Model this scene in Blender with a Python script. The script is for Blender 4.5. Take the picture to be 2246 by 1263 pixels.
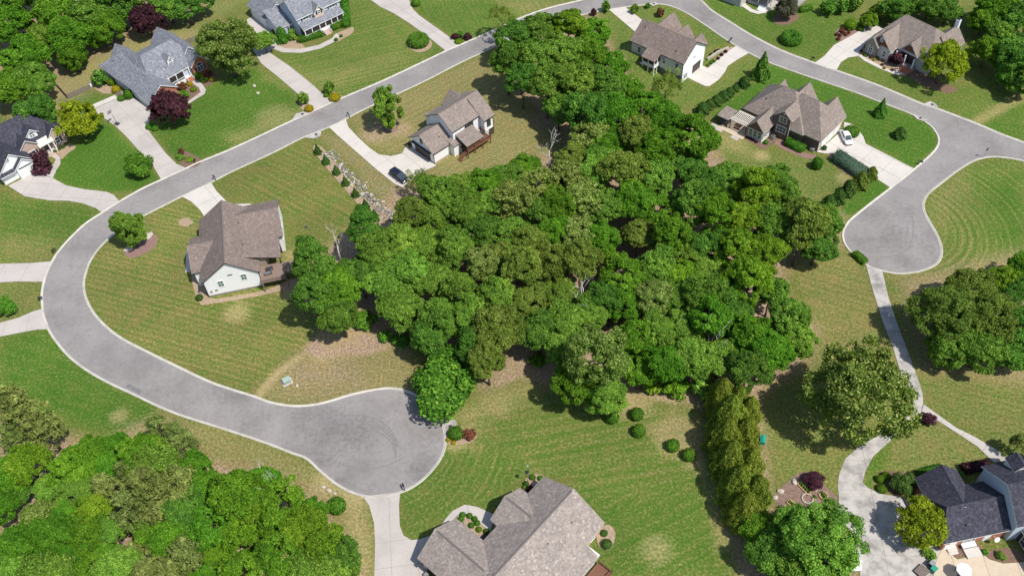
import bpy, bmesh, math, random
import numpy as np
from mathutils import Vector, Matrix
from mathutils.geometry import delaunay_2d_cdt
rad = math.radians
for o in list(bpy.data.objects): bpy.data.objects.remove(o)
SC = bpy.context.scene
COL = SC.collection

# ------------------------------------------------------------------ camera
FPX, PITCH, ROLL, CAMH = 2000.0, rad(49.3), rad(-3.85), 135.0
F_ = np.array([0, math.cos(PITCH), -math.sin(PITCH)])
_R0 = np.array([1.0, 0, 0]); _U0 = np.array([0, math.sin(PITCH), math.cos(PITCH)])
R_ = _R0*math.cos(ROLL) + _U0*math.sin(ROLL)
U_ = -_R0*math.sin(ROLL) + _U0*math.cos(ROLL)
C_ = np.array([0, 0, CAMH])
cam = bpy.data.cameras.new('camera'); camo = bpy.data.objects.new('camera', cam); COL.objects.link(camo)
cam.sensor_width = 36; cam.lens = 36*FPX/2246; cam.clip_end = 6000; cam.clip_start = 1
m = Matrix(((R_[0], U_[0], -F_[0], 0), (R_[1], U_[1], -F_[1], 0), (R_[2], U_[2], -F_[2], CAMH), (0, 0, 0, 1)))
camo.matrix_world = m
SC.camera = camo
SC.render.resolution_x, SC.render.resolution_y = 1024, 575

# ------------------------------------------------------------------ light
SUN_EL, SUN_DIR = rad(58), (0.77, -0.64)          # horizontal direction towards the sun
world = bpy.data.worlds.new('World'); SC.world = world; world.use_nodes = True
nt = world.node_tree; nt.nodes.clear()
sky = nt.nodes.new('ShaderNodeTexSky'); sky.sky_type = 'NISHITA'; sky.sun_disc = False
sky.sun_elevation = SUN_EL; sky.sun_rotation = math.atan2(SUN_DIR[0], SUN_DIR[1])
bg = nt.nodes.new('ShaderNodeBackground'); bg.inputs[1].default_value = 0.14
wo = nt.nodes.new('ShaderNodeOutputWorld')
nt.links.new(sky.outputs[0], bg.inputs[0]); nt.links.new(bg.outputs[0], wo.inputs[0])
sl = bpy.data.lights.new('sun', 'SUN'); sl.energy = 4.9; sl.angle = rad(0.5); sl.color = (1.0, 0.955, 0.88)
so = bpy.data.objects.new('sun', sl); COL.objects.link(so)
_d = Vector((SUN_DIR[0], SUN_DIR[1], 0)).normalized()*math.cos(SUN_EL) + Vector((0, 0, math.sin(SUN_EL)))
so.rotation_euler = _d.to_track_quat('Z', 'Y').to_euler(); so.location = (60, 60, 150)
SC.view_settings.view_transform = 'Standard'; SC.view_settings.look = 'None'
SC.view_settings.exposure = 0.06; SC.view_settings.gamma = 1.0; SC.view_settings.use_curve_mapping = False

# ------------------------------------------------------------------ helpers
def P(px, py, z=0.0):
    """world point at height z that the photograph shows at pixel (px, py)"""
    d = F_ + R_*(px-1123)/FPX - U_*(py-631.5)/FPX
    return Vector(C_ + d*((z-CAMH)/d[2]))
def scale_at(p):
    return FPX/float((np.array(p)-C_) @ F_)
def tag(o, label=None, cat=None, group=None, kind=None):
    if label: o['label'] = label
    if cat: o['category'] = cat
    if group: o['group'] = group
    if kind: o['kind'] = kind
    return o
def link(name, data=None, parent=None):
    o = bpy.data.objects.new(name, data); COL.objects.link(o)
    if parent is not None: o.parent = parent
    return o
def empty(name, loc, rz=0.0):
    o = link(name); o.location = loc; o.rotation_euler = (0, 0, rz); o.empty_display_size = 0.3
    return o

class MB:
    def __init__(s): s.v = []; s.f = []; s.mi = []
    def add(s, vs, fs, mi=0):
        b = len(s.v); s.v += [tuple(v) for v in vs]
        for f in fs: s.f.append(tuple(b+i for i in f)); s.mi.append(mi)
    def box(s, x0, x1, y0, y1, z0, z1, mi=0):
        s.add([(x0,y0,z0),(x1,y0,z0),(x1,y1,z0),(x0,y1,z0),(x0,y0,z1),(x1,y0,z1),(x1,y1,z1),(x0,y1,z1)],
              [(0,3,2,1),(4,5,6,7),(0,1,5,4),(1,2,6,5),(2,3,7,6),(3,0,4,7)], mi)
    def obox(s, c, ax, ay, hx, hy, z0, z1, mi=0):
        ax = Vector(ax); ay = Vector(ay); c = Vector(c); vs = []
        for z in (z0, z1):
            for a, b in ((-1,-1),(1,-1),(1,1),(-1,1)):
                q = c + ax*hx*a + ay*hy*b; vs.append((q.x, q.y, z))
        s.add(vs, [(0,3,2,1),(4,5,6,7),(0,1,5,4),(1,2,6,5),(2,3,7,6),(3,0,4,7)], mi)
    def tube(s, pts, rs, n=8, mi=0, cap=True):
        rings = []; b = len(s.v)
        for i, p in enumerate(pts):
            p = Vector(p); a = Vector(pts[max(i-1,0)]); c = Vector(pts[min(i+1,len(pts)-1)])
            d = (c-a).normalized(); up = Vector((0,0,1)) if abs(d.z) < .9 else Vector((1,0,0))
            u = d.cross(up).normalized(); w = d.cross(u)
            for k in range(n):
                t = 2*math.pi*k/n; q = p + (u*math.cos(t)+w*math.sin(t))*rs[i]; s.v.append(tuple(q))
        for i in range(len(pts)-1):
            for k in range(n):
                k2 = (k+1) % n
                s.f.append((b+i*n+k, b+i*n+k2, b+(i+1)*n+k2, b+(i+1)*n+k)); s.mi.append(mi)
        if cap:
            s.f.append(tuple(b+k for k in range(n))); s.mi.append(mi)
            e = b+(len(pts)-1)*n; s.f.append(tuple(e+k for k in range(n))); s.mi.append(mi)
    def mesh(s, name, mats, smooth=False):
        me = bpy.data.meshes.new(name); me.from_pydata(s.v, [], s.f)
        for mt in mats: me.materials.append(mt)
        me.polygons.foreach_set('material_index', s.mi)
        bm = bmesh.new(); bm.from_mesh(me); bmesh.ops.recalc_face_normals(bm, faces=bm.faces); bm.to_mesh(me); bm.free()
        if smooth: me.polygons.foreach_set('use_smooth', [True]*len(me.polygons))
        me.update(); return me
    def build(s, name, mats, parent=None, smooth=False):
        if not isinstance(mats, (list, tuple)): mats = [mats]
        return link(name, s.mesh(name, mats, smooth), parent)

def spline(pts, n=5, closed=False):
    """Catmull-Rom through the points"""
    pts = [Vector(p) for p in pts]; out = []; N = len(pts)
    for i in range(N if closed else N-1):
        p0 = pts[(i-1) % N] if closed or i > 0 else pts[0]
        p1 = pts[i]; p2 = pts[(i+1) % N]
        p3 = pts[(i+2) % N] if closed or i+2 < N else pts[-1]
        for k in range(n):
            t = k/n
            out.append(0.5*((2*p1)+(p2-p0)*t+(2*p0-5*p1+4*p2-p3)*t*t+(3*p1-p0-3*p2+p3)*t**3))
    if not closed: out.append(pts[-1])
    return out
def gpts(px, z=0.0): return [P(x, y, z) for x, y in px]

# ------------------------------------------------------------------ materials
def newmat(name):
    mt = bpy.data.materials.new(name); mt.use_nodes = True; t = mt.node_tree
    return mt, t, t.nodes['Principled BSDF']
def N(t, kind, **kw):
    n = t.nodes.new('ShaderNode'+kind)
    for k, v in kw.items(): setattr(n, k, v)
    return n
def noise(t, scale, detail=3, rough=.6, vec=None, dim='3D'):
    n = N(t, 'TexNoise'); n.inputs['Scale'].default_value = scale; n.inputs['Detail'].default_value = detail
    n.inputs['Roughness'].default_value = rough
    if vec is not None: t.links.new(vec, n.inputs['Vector'])
    return n.outputs['Fac']
def ramp(t, fac, stops):
    r = N(t, 'ValToRGB'); el = r.color_ramp.elements
    while len(el) > 1: el.remove(el[-1])
    el[0].position = stops[0][0]; el[0].color = tuple(stops[0][1])+(1,) if len(stops[0][1]) == 3 else stops[0][1]
    for p, c in stops[1:]:
        e = el.new(p); e.color = tuple(c)+(1,) if len(c) == 3 else c
    t.links.new(fac, r.inputs[0]); return r.outputs[0]
def math_(t, op, a, b=None, clamp=False):
    n = N(t, 'Math', operation=op); n.use_clamp = clamp
    for i, x in enumerate((a, b)):
        if x is None: continue
        if isinstance(x, (int, float)): n.inputs[i].default_value = x
        else: t.links.new(x, n.inputs[i])
    return n.outputs[0]
def mix(t, fac, a, b, mode='MIX'):
    n = N(t, 'MixRGB', blend_type=mode)
    for i, x in enumerate((fac, a, b)):
        if isinstance(x, (int, float)): n.inputs[i].default_value = x
        elif isinstance(x, tuple): n.inputs[i].default_value = x+(1,) if len(x) == 3 else x
        else: t.links.new(x, n.inputs[i])
    return n.outputs[0]
def pos(t): return N(t, 'NewGeometry').outputs['Position']
def objc(t): return N(t, 'TexCoord').outputs['Object']
def bump(t, p, h, strength=.3, dist=.05):
    b = N(t, 'Bump'); b.inputs['Strength'].default_value = strength; b.inputs['Distance'].default_value = dist
    t.links.new(h, b.inputs['Height']); t.links.new(b.outputs[0], p.inputs['Normal'])

def plain(name, col, rough=.6, var=.12, sc=6.0, metal=0.0, spec=.4):
    mt, t, p = newmat(name); v = objc(t)
    f = noise(t, sc, 4, .65, v)
    k = ramp(t, f, [(.3, tuple(c*(1-var) for c in col)), (.7, tuple(min(1, c*(1+var)) for c in col))])
    t.links.new(k, p.inputs['Base Color']); p.inputs['Roughness'].default_value = rough
    p.inputs['Metallic'].default_value = metal; p.inputs['Specular IOR Level'].default_value = spec
    return mt
def shingle(name, col, speck=.3):
    mt, t, p = newmat(name); v = objc(t)
    mp = N(t, 'Mapping'); mp.inputs['Scale'].default_value = (1, 1, 1); t.links.new(v, mp.inputs[0])
    vo = N(t, 'TexVoronoi'); vo.inputs['Scale'].default_value = 3.2; t.links.new(mp.outputs[0], vo.inputs['Vector'])
    sep = N(t, 'SeparateColor'); t.links.new(vo.outputs['Color'], sep.inputs[0])
    big = noise(t, .35, 3, .6, v)
    c0 = ramp(t, sep.outputs[0], [(0, tuple(c*(1-speck) for c in col)), (.6, col), (.92, tuple(c*(1+speck*.6) for c in col)), (1, tuple(c*(1+speck*1.6) for c in col))])
    c1 = mix(t, .5, c0, ramp(t, big, [(.3, (.84,.84,.84)), (.7, (1.1,1.08,1.06))]), 'MULTIPLY')
    t.links.new(c1, p.inputs['Base Color']); p.inputs['Roughness'].default_value = .85
    p.inputs['Specular IOR Level'].default_value = .25
    # shingle courses: fine steps in height
    sx = N(t, 'SeparateXYZ'); t.links.new(v, sx.inputs[0])
    saw = math_(t, 'FRACT', math_(t, 'MULTIPLY', sx.outputs[2], 6.0))
    bump(t, p, math_(t, 'ADD', saw, sep.outputs[1]), .35, .03)
    return mt
def siding(name, col, step=.16):
    mt, t, p = newmat(name); v = objc(t)
    sx = N(t, 'SeparateXYZ'); t.links.new(v, sx.inputs[0])
    saw = math_(t, 'FRACT', math_(t, 'MULTIPLY', sx.outputs[2], 1/step))
    f = noise(t, 1.2, 4, .6, v)
    c = ramp(t, f, [(.3, tuple(k*.93 for k in col)), (.7, col)])
    t.links.new(c, p.inputs['Base Color']); p.inputs['Roughness'].default_value = .55
    bump(t, p, saw, .15, .015); return mt
def brick(name, c1, c2, mortar):
    mt, t, p = newmat(name); v = objc(t)
    sx = N(t, 'SeparateXYZ'); t.links.new(v, sx.inputs[0])
    cb = N(t, 'CombineXYZ'); t.links.new(math_(t, 'ADD', sx.outputs[0], sx.outputs[1]), cb.inputs[0]); t.links.new(sx.outputs[2], cb.inputs[1])
    b = N(t, 'TexBrick'); t.links.new(cb.outputs[0], b.inputs['Vector'])
    b.inputs['Color1'].default_value = c1+(1,); b.inputs['Color2'].default_value = c2+(1,); b.inputs['Mortar'].default_value = mortar+(1,)
    b.inputs['Scale'].default_value = 4.0; b.inputs['Mortar Size'].default_value = .02
    t.links.new(b.outputs[0], p.inputs['Base Color']); p.inputs['Roughness'].default_value = .8
    bump(t, p, b.outputs['Fac'], -.4, .02); return mt
def concrete(name, col, stain=.3, sc=.25):
    mt, t, p = newmat(name); v = pos(t)
    a = noise(t, sc, 6, .62, v); b = noise(t, 3.0, 4, .6, v); c = noise(t, 14, 3, .6, v)
    k = ramp(t, a, [(.32, tuple(x*(1-stain) for x in col)), (.56, col), (.75, tuple(min(.9, x*1.06) for x in col))])
    k = mix(t, .5, k, ramp(t, b, [(.3, (.86,.85,.84)), (.65, (1.05,1.05,1.05))]), 'MULTIPLY')
    k = mix(t, .5, k, ramp(t, c, [(.3, (.9,.9,.9)), (.7, (1.08,1.08,1.08))]), 'MULTIPLY')
    t.links.new(k, p.inputs['Base Color']); p.inputs['Roughness'].default_value = .85
    bump(t, p, c, .25, .01); return mt
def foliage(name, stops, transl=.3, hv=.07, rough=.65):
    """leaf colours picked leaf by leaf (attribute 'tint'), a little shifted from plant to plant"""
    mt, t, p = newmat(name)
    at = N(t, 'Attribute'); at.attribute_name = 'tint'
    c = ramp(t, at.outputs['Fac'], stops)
    oi = N(t, 'ObjectInfo')
    hs = N(t, 'HueSaturation'); t.links.new(c, hs.inputs['Color'])
    t.links.new(math_(t, 'ADD', math_(t, 'MULTIPLY', oi.outputs['Random'], .024), .486), hs.inputs['Hue'])
    t.links.new(math_(t, 'ADD', math_(t, 'MULTIPLY', math_(t, 'FRACT', math_(t, 'MULTIPLY', oi.outputs['Random'], 7.31)), hv*4), 1-hv*2), hs.inputs['Value'])
    t.links.new(hs.outputs[0], p.inputs['Base Color']); p.inputs['Roughness'].default_value = rough
    p.inputs['Specular IOR Level'].default_value = .12
    tr = N(t, 'BsdfTranslucent'); t.links.new(hs.outputs[0], tr.inputs[0])
    mx = N(t, 'MixShader'); mx.inputs[0].default_value = transl
    t.links.new(p.outputs[0], mx.inputs[1]); t.links.new(tr.outputs[0], mx.inputs[2])
    t.links.new(mx.outputs[0], t.nodes['Material Output'].inputs[0]); return mt

M = {}
M['asph'] = None
mt, t, p = newmat('asphalt'); v = pos(t)
a = noise(t, .12, 5, .6, v); b = noise(t, 1.3, 5, .65, v); c = noise(t, 9, 4, .7, v)
k = ramp(t, a, [(.3, (.200,.185,.178)), (.48, (.248,.231,.222)), (.7, (.288,.270,.259))])
k = mix(t, .7, k, ramp(t, b, [(.28, (.80,.79,.79)), (.5, (1,1,1)), (.75, (1.13,1.12,1.10))]), 'MULTIPLY')
k = mix(t, .6, k, ramp(t, c, [(.3, (.82,.82,.82)), (.7, (1.14,1.14,1.14))]), 'MULTIPLY')
vo = N(t, 'TexVoronoi', feature='DISTANCE_TO_EDGE'); vo.inputs['Scale'].default_value = .11
wv = N(t, 'VectorMath', operation='ADD'); t.links.new(v, wv.inputs[0])
nn = N(t, 'TexNoise'); nn.inputs['Scale'].default_value = .6; t.links.new(v, nn.inputs['Vector'])
sc_ = N(t, 'VectorMath', operation='SCALE'); sc_.inputs['Scale'].default_value = 3.0; t.links.new(nn.outputs['Color'], sc_.inputs[0])
t.links.new(sc_.outputs[0], wv.inputs[1]); t.links.new(wv.outputs[0], vo.inputs['Vector'])
crk = ramp(t, vo.outputs['Distance'], [(0, (.75,.75,.75)), (.012, (1,1,1))])
k = mix(t, .6, k, crk, 'MULTIPLY')
for sx_, sy_, sr_, sd_ in ((735,948,6.5,.62),(800,950,5,.75),(940,1005,3.5,.7),(915,1040,3,.72),(955,950,3,.75),(700,1015,2.5,.75),(560,925,4,.8),(470,850,3,.78),(520,868,3,.76),(120,690,2.5,.78),(1965,520,4.5,.68),(1990,470,4,.72),(1920,470,4,.78),(1985,575,3,.72),(2035,545,2.5,.74),(1880,530,2.5,.78),(330,870,4,.82),(700,250,3,.8)):
    sd_ = 1-(1-sd_)*.65; w = P(sx_, sy_); vs_ = N(t, 'VectorMath', operation='DISTANCE'); t.links.new(v, vs_.inputs[0]); vs_.inputs[1].default_value = (w.x, w.y, .02)
    dd = math_(t, 'ADD', math_(t, 'DIVIDE', vs_.outputs['Value'], sr_), math_(t, 'MULTIPLY', math_(t, 'SUBTRACT', b, .5), 1.3))
    k = mix(t, 1.0, k, ramp(t, dd, [(.1, (sd_, sd_, sd_)), (.95, (1, 1, 1))]), 'MULTIPLY')
t.links.new(k, p.inputs['Base Color']); p.inputs['Roughness'].default_value = .9; p.inputs['Specular IOR Level'].default_value = .25
bump(t, p, c, .3, .01); M['asph'] = mt
M['tyre_mark'] = plain('tyre_mark', (.192,.182,.178), .85, .3, 3)
M['patch'] = plain('asphalt_patch', (.17,.165,.17), .9, .2, 2)
M['kerb'] = concrete('kerb_concrete', (.52,.49,.43), .22, .6)
M['conc'] = concrete('driveway_concrete', (.46,.42,.388), .14, .2)
M['conc_new'] = concrete('pale_concrete', (.55,.51,.465), .10, .2)
M['conc_old'] = concrete('stained_concrete', (.45,.42,.39), .5, .45)
M['conc_tan'] = concrete('tan_patio', (.54,.445,.33), .15, .3)
M['joint'] = plain('joint', (.30,.27,.23), .9)
M['mulch'] = plain('mulch', (.17,.105,.075), .95, .45, 3.5)
M['mulch_red'] = plain('mulch_red', (.23,.14,.12), .95, .35, 3.0)
M['mulch_tan'] = plain('pine_straw', (.33,.245,.165), .95, .35, 2.5)
M['soil'] = plain('garden_soil', (.20,.135,.105), .95, .4, 2.5)
M['bark'] = plain('bark', (.11,.085,.065), .95, .4, 5)
M['bark_grey'] = plain('bleached_wood', (.55,.52,.48), .9, .2, 5)
M['white'] = plain('white_trim', (.80,.80,.79), .5, .04)
M['cream'] = plain('cream_trim', (.62,.57,.50), .5, .05)
M['black'] = plain('black_trim', (.02,.02,.022), .4, .1)
M['metal_dark'] = plain('dark_metal', (.05,.05,.055), .45, .1)
M['metal_grey'] = plain('grey_metal', (.35,.36,.37), .4, .1, metal=.5)
M['wood_red'] = plain('stained_wood', (.17,.075,.045), .75, .25, 4)
M['wood_grey'] = plain('weathered_wood', (.22,.16,.125), .85, .25, 4)
M['wood_tan'] = plain('new_timber', (.58,.36,.20), .8, .2, 4)
M['fence'] = plain('fence_wood', (.20,.165,.14), .9, .25, 4)
M['screen'] = plain('porch_screen_or_shade', (.035,.028,.03), .6, .2)  # near-black: real screens, and shade put in as colour
M['garage_dark'] = plain('garage_brown', (.075,.055,.05), .55, .1)
M['garage_white'] = plain('garage_white', (.76,.76,.75), .45, .03)
M['shutter'] = plain('shutter', (.02,.02,.03), .5, .1)
mt, t, p = newmat('glass_dark'); p.inputs['Base Color'].default_value = (.03,.045,.06,1); p.inputs['Roughness'].default_value = .08; p.inputs['Specular IOR Level'].default_value = .8; M['glass'] = mt
mt, t, p = newmat('glass_green'); p.inputs['Base Color'].default_value = (.06,.14,.12,1); p.inputs['Roughness'].default_value = .1; M['glass_green'] = mt
M['s_white'] = siding('white_siding', (.86,.865,.87))
M['s_white_shade'] = siding('shaded_white_siding', (.66,.69,.66))  # white siding with the tone of its shaded side put into the colour
M['s_blue'] = siding('pale_blue_siding', (.50,.57,.66))
M['s_brown'] = siding('brown_siding', (.12,.088,.070))
M['s_taupe'] = siding('taupe_siding', (.33,.27,.22))
M['s_grey'] = siding('grey_siding', (.48,.46,.44))
M['s_rust'] = siding('rust_shakes', (.17,.065,.045))
M['s_tan'] = siding('tan_siding', (.62,.47,.38))
M['b_red'] = brick('red_brick', (.42,.13,.06), (.34,.095,.05), (.40,.30,.24))
M['b_pink'] = brick('mixed_brick', (.40,.27,.21), (.52,.38,.31), (.5,.45,.4))
M['stone'] = brick('stone_base', (.28,.23,.21), (.20,.17,.16), (.35,.32,.3))
M['block'] = plain('foundation', (.17,.16,.16), .9, .15)
M['r_brown'] = shingle('brown_shingle', (.205,.162,.142), .22)
M['r_taupe'] = shingle('taupe_shingle', (.235,.195,.170), .2)
M['r_grey'] = shingle('grey_shingle', (.205,.215,.245), .3)
M['r_warm'] = shingle('warm_grey_shingle', (.285,.245,.220), .24)
M['r_dark'] = shingle('charcoal_shingle', (.052,.052,.072), .4)
M['vent'] = plain('roof_vent', (.06,.05,.05), .6)
M['ridge'] = plain('ridge_cap', (.15,.13,.12), .8)
M['paint_black'] = None
mt, t, p = newmat('car_black'); p.inputs['Base Color'].default_value = (.010,.013,.03,1); p.inputs['Roughness'].default_value = .22; p.inputs['Coat Weight'].default_value = .5; M['paint_black'] = mt
mt, t, p = newmat('car_white'); p.inputs['Base Color'].default_value = (.8,.8,.8,1); p.inputs['Roughness'].default_value = .25; p.inputs['Coat Weight'].default_value = .6; M['paint_white'] = mt
M['tyre'] = plain('tyre', (.02,.02,.02), .9)
M['rim'] = plain('rim', (.45,.45,.46), .35, metal=.7)
M['lamp'] = plain('headlight', (.7,.72,.75), .15)
M['red'] = plain('red_paint', (.45,.02,.02), .5)
M['util_green'] = plain('utility_green', (.30,.38,.32), .6, .08)
M['teal'] = plain('teal_plastic', (.02,.26,.18), .5, .1)
M['cloth_white'] = plain('white_canvas', (.82,.82,.82), .8, .03)
M['rock'] = plain('rock', (.20,.18,.165), .9, .5, 2.5)
M['rock_pale'] = plain('pale_rock', (.44,.395,.335), .9, .25, 2.5)
M['terracotta'] = plain('terracotta', (.30,.12,.07), .8)
M['dark_cloth'] = plain('grey_cushion', (.14,.14,.15), .9)

FOL = {
 'o': [(0,(0.058,0.129,0.018)),(.35,(0.129,0.264,0.031)),(.7,(0.236,0.421,0.052)),(1,(0.400,0.600,0.093))],
 'd': [(0,(0.041,0.108,0.016)),(.4,(0.095,0.226,0.029)),(.8,(0.183,0.372,0.045)),(1,(0.317,0.539,0.080))],
 'b': [(0,(0.038,0.110,0.008)),(.35,(0.089,0.236,0.016)),(.75,(0.168,0.378,0.025)),(1,(0.284,0.504,0.053))],
 'y': [(0,(.055,.122,.008)),(.35,(.128,.262,.016)),(.75,(.225,.405,.026)),(1,(.36,.53,.05))],
 'l': [(0,(.090,.140,.008)),(.35,(.200,.290,.014)),(.75,(.330,.430,.022)),(1,(.46,.54,.04))],
 'p': [(0,(0.052,0.107,0.016)),(.35,(0.119,0.216,0.029)),(.62,(0.221,0.352,0.051)),(.82,(0.375,0.476,0.113)),(1,(0.567,0.620,0.227))],
 'v': [(0,(0.064,0.111,0.017)),(.35,(0.146,0.228,0.032)),(.75,(0.255,0.358,0.055)),(1,(0.400,0.497,0.111))],
 'n': [(0,(0.086,0.131,0.032)),(.35,(0.194,0.262,0.061)),(.75,(0.320,0.398,0.106)),(1,(0.483,0.534,0.173))],
 'u': [(0,(.020,.009,.014)),(.4,(.052,.019,.028)),(.8,(.110,.036,.050)),(1,(.18,.07,.085))],
 'c': [(0,(0.084,0.129,0.017)),(.4,(0.189,0.266,0.031)),(.8,(0.329,0.406,0.050)),(1,(0.504,0.546,0.098))],
 'e': [(0,(0.022,0.061,0.011)),(.4,(0.048,0.119,0.020)),(.8,(0.094,0.193,0.033)),(1,(0.165,0.286,0.055))],
 's': [(0,(0.028,0.092,0.009)),(.4,(0.063,0.186,0.015)),(.8,(0.121,0.292,0.024)),(1,(0.216,0.400,0.043))],
 'w': [(0,(.20,.19,.01)),(.4,(.42,.36,.015)),(.8,(.60,.49,.02)),(1,(.70,.58,.05))],
 'g': [(0,(.070,.130,.080)),(.4,(.125,.215,.140)),(.8,(.20,.30,.20)),(1,(.31,.42,.31))],
 'm': [(0,(.026,.050,.016)),(.4,(.068,.096,.034)),(.7,(.16,.14,.09)),(1,(.40,.35,.28))],
 'r': [(0,(.08,.03,.018)),(.4,(.17,.07,.038)),(.8,(.28,.12,.06)),(1,(.36,.19,.09))],
}
MF = {k: foliage('foliage_'+k, v, .44 if k not in 'ues' else .26) for k, v in FOL.items()}

# ------------------------------------------------------------------ ground sheet with lawns painted from lot outlines
def axis(lo, hi, step, far):
    a = list(np.arange(lo, hi+1e-6, step)); g = step; x = lo; left = []
    while x > -far: g *= 1.5; x -= g; left.append(x)
    g = step; x = hi; right = []
    while x < far: g *= 1.5; x += g; right.append(x)
    return np.array(left[::-1]+a+right)
gx = axis(-140, 142, .6, 2500); gy = axis(48, 240, .6, 2500)
GX, GY = np.meshgrid(gx, gy); gxy = np.stack([GX.ravel(), GY.ravel()], 1); NG = len(gxy)
def sdist(poly):
    """signed distance (inside positive) of every ground vertex near the polygon"""
    pl = np.array([(p.x, p.y) for p in poly]); lo = pl.min(0)-8; hi = pl.max(0)+8
    idx = np.where((gxy > lo).all(1) & (gxy < hi).all(1))[0]; q = gxy[idx]
    d = np.full(len(idx), 1e9); ins = np.zeros(len(idx), bool); n = len(pl)
    for i in range(n):
        a, b = pl[i], pl[(i+1) % n]; e = b-a; L = (e@e)+1e-9
        tt = np.clip(((q-a)@e)/L, 0, 1); dd = np.hypot(*(q-a-tt[:, None]*e).T); d = np.minimum(d, dd)
        cond = (a[1] > q[:, 1]) != (b[1] > q[:, 1])
        xx = (b[0]-a[0])*(q[:, 1]-a[1])/(b[1]-a[1]+1e-12)+a[0]
        ins ^= cond & (q[:, 0] < xx)
    return idx, np.where(ins, d, -d)
ATT = {k: np.zeros(NG) for k in ('lush', 'straw', 'soil', 'stripe', 'amt')}
ATT['lush'][:] = .38; ATT['straw'][:] = .12
def paint(px, soft=1.5, stripe=None, radial=None, amt=.5, per=1.6, **vals):
    poly = gpts(px); idx, sd = sdist(poly); w = np.clip(sd/soft*.5+.5, 0, 1); w = w*w*(3-2*w)
    for k, v in vals.items(): ATT[k][idx] = ATT[k][idx]*(1-w)+v*w
    if stripe is not None:      # two pixels giving the mowing direction
        a, b = P(*stripe[0]), P(*stripe[1]); d = (b-a).normalized(); s = (gxy[idx, 0]*-d.y+gxy[idx, 1]*d.x)/per
        k = w > .5; ATT['stripe'][idx[k]] = s[k]; ATT['amt'][idx] = ATT['amt'][idx]*(1-w)+amt*w
    if radial is not None:
        c = P(*radial); s = np.hypot(gxy[idx, 0]-c.x, gxy[idx, 1]-c.y)/per
        k = w > .5; ATT['stripe'][idx[k]] = s[k]; ATT['amt'][idx] = ATT['amt'][idx]*(1-w)+amt*w
def spot(px, py, r, soft=None, **vals):
    c = P(px, py); d = np.hypot(gxy[:, 0]-c.x, gxy[:, 1]-c.y); w = np.clip(1.3-d/r, 0, 1); w = w*w*(3-2*w)
    for k, v in vals.items(): ATT[k] = ATT[k]*(1-w)+v*w

paint([(195,560),(340,455),(440,420),(560,450),(650,560),(640,640),(690,740),(560,862),(300,765),(200,690),(185,640)], 2, stripe=((250,640),(480,700)), amt=.75, per=1.25, lush=.34, straw=.16)
paint([(470,402),(690,300),(720,350),(830,490),(760,560),(650,560),(630,470),(550,445)], 1.5, stripe=((520,400),(680,480)), amt=.6, per=1.5, lush=.36, straw=.10)
paint([(420,430),(470,500),(420,540),(330,560),(280,490),(380,440)], 3, lush=.38)
paint([(430,660),(640,640),(650,700),(520,700)], 4, lush=.45, straw=.1, amt=.1)
paint([(335,290),(420,215),(475,178),(560,150),(660,212),(668,247),(640,264),(500,328),(420,356),(392,352)], 1.2, stripe=((420,330),(620,240)), amt=.25, lush=.92, straw=.05)
paint([(500,300),(660,240),(640,262),(520,318)], 4, straw=.5, lush=.5)
paint([(118,388),(128,340),(168,322),(215,262),(245,278),(300,335),(346,393),(300,416),(238,420),(150,407)], 1, stripe=((150,400),(270,300)), amt=.55, per=1.3, lush=1.0, straw=.0)
paint([(0,432),(50,442),(180,452),(220,469),(180,500),(120,560),(0,577)], 1.5, stripe=((0,470),(200,500)), amt=.35, lush=.78, straw=.08)
paint([(0,520),(130,530),(112,572),(0,577)], 5, lush=.32, straw=.3)
paint([(0,618),(92,619),(95,676),(0,708)], 1, lush=.45, straw=.2)
paint([(0,742),(106,724),(200,820),(350,895),(345,930),(260,965),(0,870)], 2, stripe=((0,800),(300,900)), amt=.25, per=2.5, lush=.88, straw=.05)
paint([(350,895),(560,965),(700,1035),(790,1090),(700,1090),(560,1020),(420,985),(260,965)], 2, lush=.30, straw=.35, soil=.08)
paint([(690,1030),(800,1092),(825,1263),(790,1263),(740,1110)], 2, lush=.30, straw=.45)
paint([(760,1080),(785,1100),(805,1200),(800,1263),(785,1263),(770,1150)], 3, straw=.75, soil=.2)
paint([(600,120),(700,108),(765,70),(775,0),(810,0),(975,112),(760,212),(700,195)], 1, stripe=((650,150),(900,90)), amt=.55, per=1.7, lush=.62, straw=.12)
paint([(640,160),(720,200),(900,130),(880,110),(740,150)], 5, lush=.5, straw=.28)
paint([(905,15),(900,-20),(1060,-20),(1275,-10),(1140,40),(1012,97)], 1, stripe=((940,20),(960,60)), amt=.4, lush=.72, straw=.08)
paint([(1080,0),(1280,0),(1150,35)], 3, lush=.42, straw=.35)
paint([(575,145),(690,245),(650,262),(660,210),(570,175)], 2, lush=.55, straw=.22)
paint([(765,262),(1060,120),(1240,270),(1200,330),(1000,390),(905,395),(890,330),(860,342),(800,310)], 2, stripe=((800,250),(1050,130)), amt=.5, per=1.8, lush=.25, straw=.28, soil=.16)
paint([(980,300),(1240,270),(1200,340),(1000,390)], 3, stripe=((980,380),(1200,290)), amt=.4, lush=.30, straw=.25, soil=.18)
paint([(700,295),(750,300),(880,415),(900,470),(860,480),(780,370)], 2, lush=.25, straw=.25, soil=.28)
paint([(860,410),(915,420),(905,475),(860,480)], 2, soil=.6, straw=.3)
paint([(1320,28),(1340,22),(1395,70),(1385,110),(1440,160),(1500,175),(1560,200),(1650,120),(1690,150),(1540,250),(1450,220),(1380,180)], 1.5, lush=.62, straw=.14, stripe=((1380,180),(1600,190)), amt=.2)
paint([(1372,15),(1454,10),(1551,58),(1600,92),(1560,110),(1480,60),(1410,45)], 1, lush=.62, straw=.15)
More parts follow.
